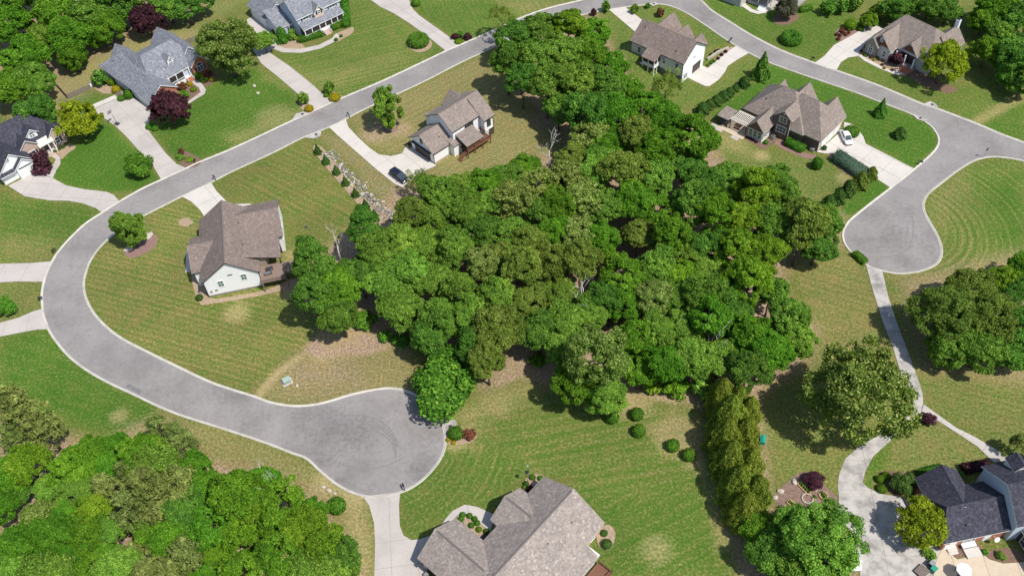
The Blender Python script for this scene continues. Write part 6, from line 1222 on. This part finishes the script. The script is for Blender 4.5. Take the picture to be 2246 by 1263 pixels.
# bird pole and flag at the bottom house
q = P(1157, 1058); e = empty('bird_feeder', (q.x, q.y, 0)); tag(e, 'black bird feeder pole at the far corner of the bottom house', 'bird feeder')
mb = MB(); mb.tube([(0,0,0),(0,0,3.2)], [.04,.035], 6); mb.build('pole', M['black'], e); mb = MB(); mb.box(-.2,.2,-.2,.2,3.2,3.5); mb.add([(-.28,-.28,3.5),(.28,-.28,3.5),(.28,.28,3.5),(-.28,.28,3.5),(0,0,3.75)], [(0,1,4),(1,2,4),(2,3,4),(3,0,4)]); mb.build('house_box', M['black'], e)
q = P(1161, 1048); e = empty('garden_flag', (q.x, q.y, 0)); tag(e, 'slim pole with a white pennant at the bottom house', 'flag'); mb = MB(); mb.tube([(0,0,0),(0,0,4.4)], [.025,.02], 6); mb.build('pole', M['metal_grey'], e); mb = MB(); mb.add([(0,0,4.3),(0,0,3.7),(-.35,.05,3.75),(-.3,.04,4.1)], [(0,1,2,3)]); mb.add([(0,.012,4.3),(0,.012,3.7),(-.35,.062,3.75),(-.3,.052,4.1)], [(0,1,2,3)]); mb.build('pennant', M['cloth_white'], e)
# patio furniture lower right
q = P(2104, 1262, 0); e = empty('patio_umbrella', (q.x, q.y, .07)); tag(e, 'white octagonal patio umbrella at the bottom edge', 'umbrella')
mb = MB(); mb.tube([(0,0,0),(0,0,2.5)], [.03,.03], 8); mb.build('pole', M['metal_grey'], e); mb = MB(); mb.tube([(0,0,0),(0,0,.1)], [.3,.28], 12); mb.build('base', M['metal_dark'], e)
mb = MB(); r8 = [(1.15*math.cos(i*math.pi/4), 1.15*math.sin(i*math.pi/4), 2.15) for i in range(8)]; mb.add(r8+[(0,0,2.6)]+[(x,y,z-.12) for x, y, z in r8], [(i,(i+1)%8,8) for i in range(8)]+[(i,(i+1)%8,9+(i+1)%8,9+i) for i in range(8)]); mb.build('canopy', M['cloth_white'], e)
def simple(name, lab, cat, px, py, parts, rz=0):
    q = P(px, py); e = empty(name, (q.x, q.y, .075), rz); tag(e, lab, cat)
    for nm, mat, bx in parts:
        mb = MB()
        for b in bx: mb.box(*b)
        mb.build(nm, M[mat], e)
simple('wheeled_bin', 'teal wheeled bin beside the pallet stack', 'bin', 2045, 1252, [('body','teal',[(-.4,.4,-.35,.35,.1,.95)]),('lid','teal',[(-.44,.44,-.4,.4,.95,1.03)]),('wheel','tyre',[(-.42,-.36,-.3,-.1,0,.2)]),('wheel','tyre',[(.36,.42,-.3,-.1,0,.2)])], .6)
simple('pallet_stack', 'stack of weathered pallets on the stained concrete', 'pallets', 2021, 1254, [('pallet','fence',[(-.95+.32*k,-.70+.32*k,-.8,.8,.12+.28*j,.16+.28*j) for k in range(6)]+[(-.95,.9,y,y+.1,.28*j,.12+.28*j) for y in (-.8,-.05,.7)]) for j in range(2)], .6)
simple('grill', 'covered grill beside the teal bin', 'grill', 2040, 1240, [('body','metal_dark',[(-.4,.4,-.3,.3,.3,.9)]),('lid','metal_grey',[(-.42,.42,-.3,.3,.9,1.15)]),('leg','metal_dark',[(-.38,-.32,-.28,-.22,0,.3),(.32,.38,-.28,-.22,0,.3),(-.38,-.32,.22,.28,0,.3),(.32,.38,.22,.28,0,.3)])], .6)
simple('white_chair', 'white chair under the umbrella edge', 'chair', 2098, 1250, [('seat','metal_grey',[(-.3,.3,-.3,.3,.4,.46)]),('backrest','metal_dark',[(-.3,.3,.26,.32,.46,1.0)]),('leg','metal_dark',[(-.3,-.25,-.3,-.25,0,.4)]),('leg','metal_dark',[(.25,.3,-.3,-.25,0,.4)]),('leg','metal_dark',[(-.3,-.25,.25,.3,0,.4)]),('leg','metal_dark',[(.25,.3,.25,.3,0,.4)])], 1)
simple('deck_lounger', 'dark lounge chair on the terrace deck', 'lounger', 590, 604, [('seat','dark_cloth',[(-.9,.5,-.35,.35,.35,.5)]),('backrest','dark_cloth',[(.5,.62,-.35,.35,.4,1.0)]),('leg','metal_dark',[(-.85,-.8,-.3,-.25,0,.35),(-.85,-.8,.25,.3,0,.35)]),('leg','metal_dark',[(.4,.45,-.3,-.25,0,.35),(.4,.45,.25,.3,0,.35)])], .3)
_o = bpy.data.objects['deck_lounger']; q = P(591, 601, 2.7); _o.location = (q.x, q.y, 2.7)
simple('deck_table', 'low dark table on the terrace deck', 'table', 590, 594, [('table_top','metal_dark',[(-.7,.7,-.4,.4,.5,.56)]),('leg','metal_dark',[(-.65,-.6,-.35,-.3,0,.5),(.6,.65,-.35,-.3,0,.5)]),('leg','metal_dark',[(-.65,-.6,.3,.35,0,.5),(.6,.65,.3,.35,0,.5)])], .3)
_o = bpy.data.objects['deck_table']; q = P(592, 592, 2.7); _o.location = (q.x, q.y, 2.7)
for x, y, lab in [(947,352,'potted plant at the corner of the brown garage door'),(899,324,'potted plant left of the brown garage door')]:
    q = P(x, y); e = empty('potted_plant', (q.x, q.y, .07)); tag(e, lab, 'plant'); mb = MB(); mb.tube([(0,0,0),(0,0,.5)], [.25,.36], 12); mb.build('pot', M['terracotta'], e); o = link('foliage', shp('loose','e')[0], e); o.location = (0, 0, .4); o.scale = (.5, .5, .6)
# retaining wall beside the walk-out drive
w = gpts([(1551,133),(1575,117),(1597,108)]); e = empty('retaining_wall', w[0][:]); tag(e, 'low pale stone retaining wall beside the walk-out drive', 'wall')
for a, b in zip(w[:-1], w[1:]):
    d = b-a; L = d.length; d.normalize(); n = int(L/.6)
    for r_ in range(3):
        for i in range(n):
            c = a+d*(L*(i+.5)/n)-w[0]; mb = MB(); mb.obox(c[:], d, (-d.y, d.x, 0), L/n*.48, .18, .22*r_, .22*r_+.21); mb.build('stone', M['rock_pale'], e)
q = P(671, 498); sheet('manhole_cover', [(q.x+.35*math.cos(i*.5236), q.y+.35*math.sin(i*.5236)) for i in range(12)], M['metal_dark'], .03)
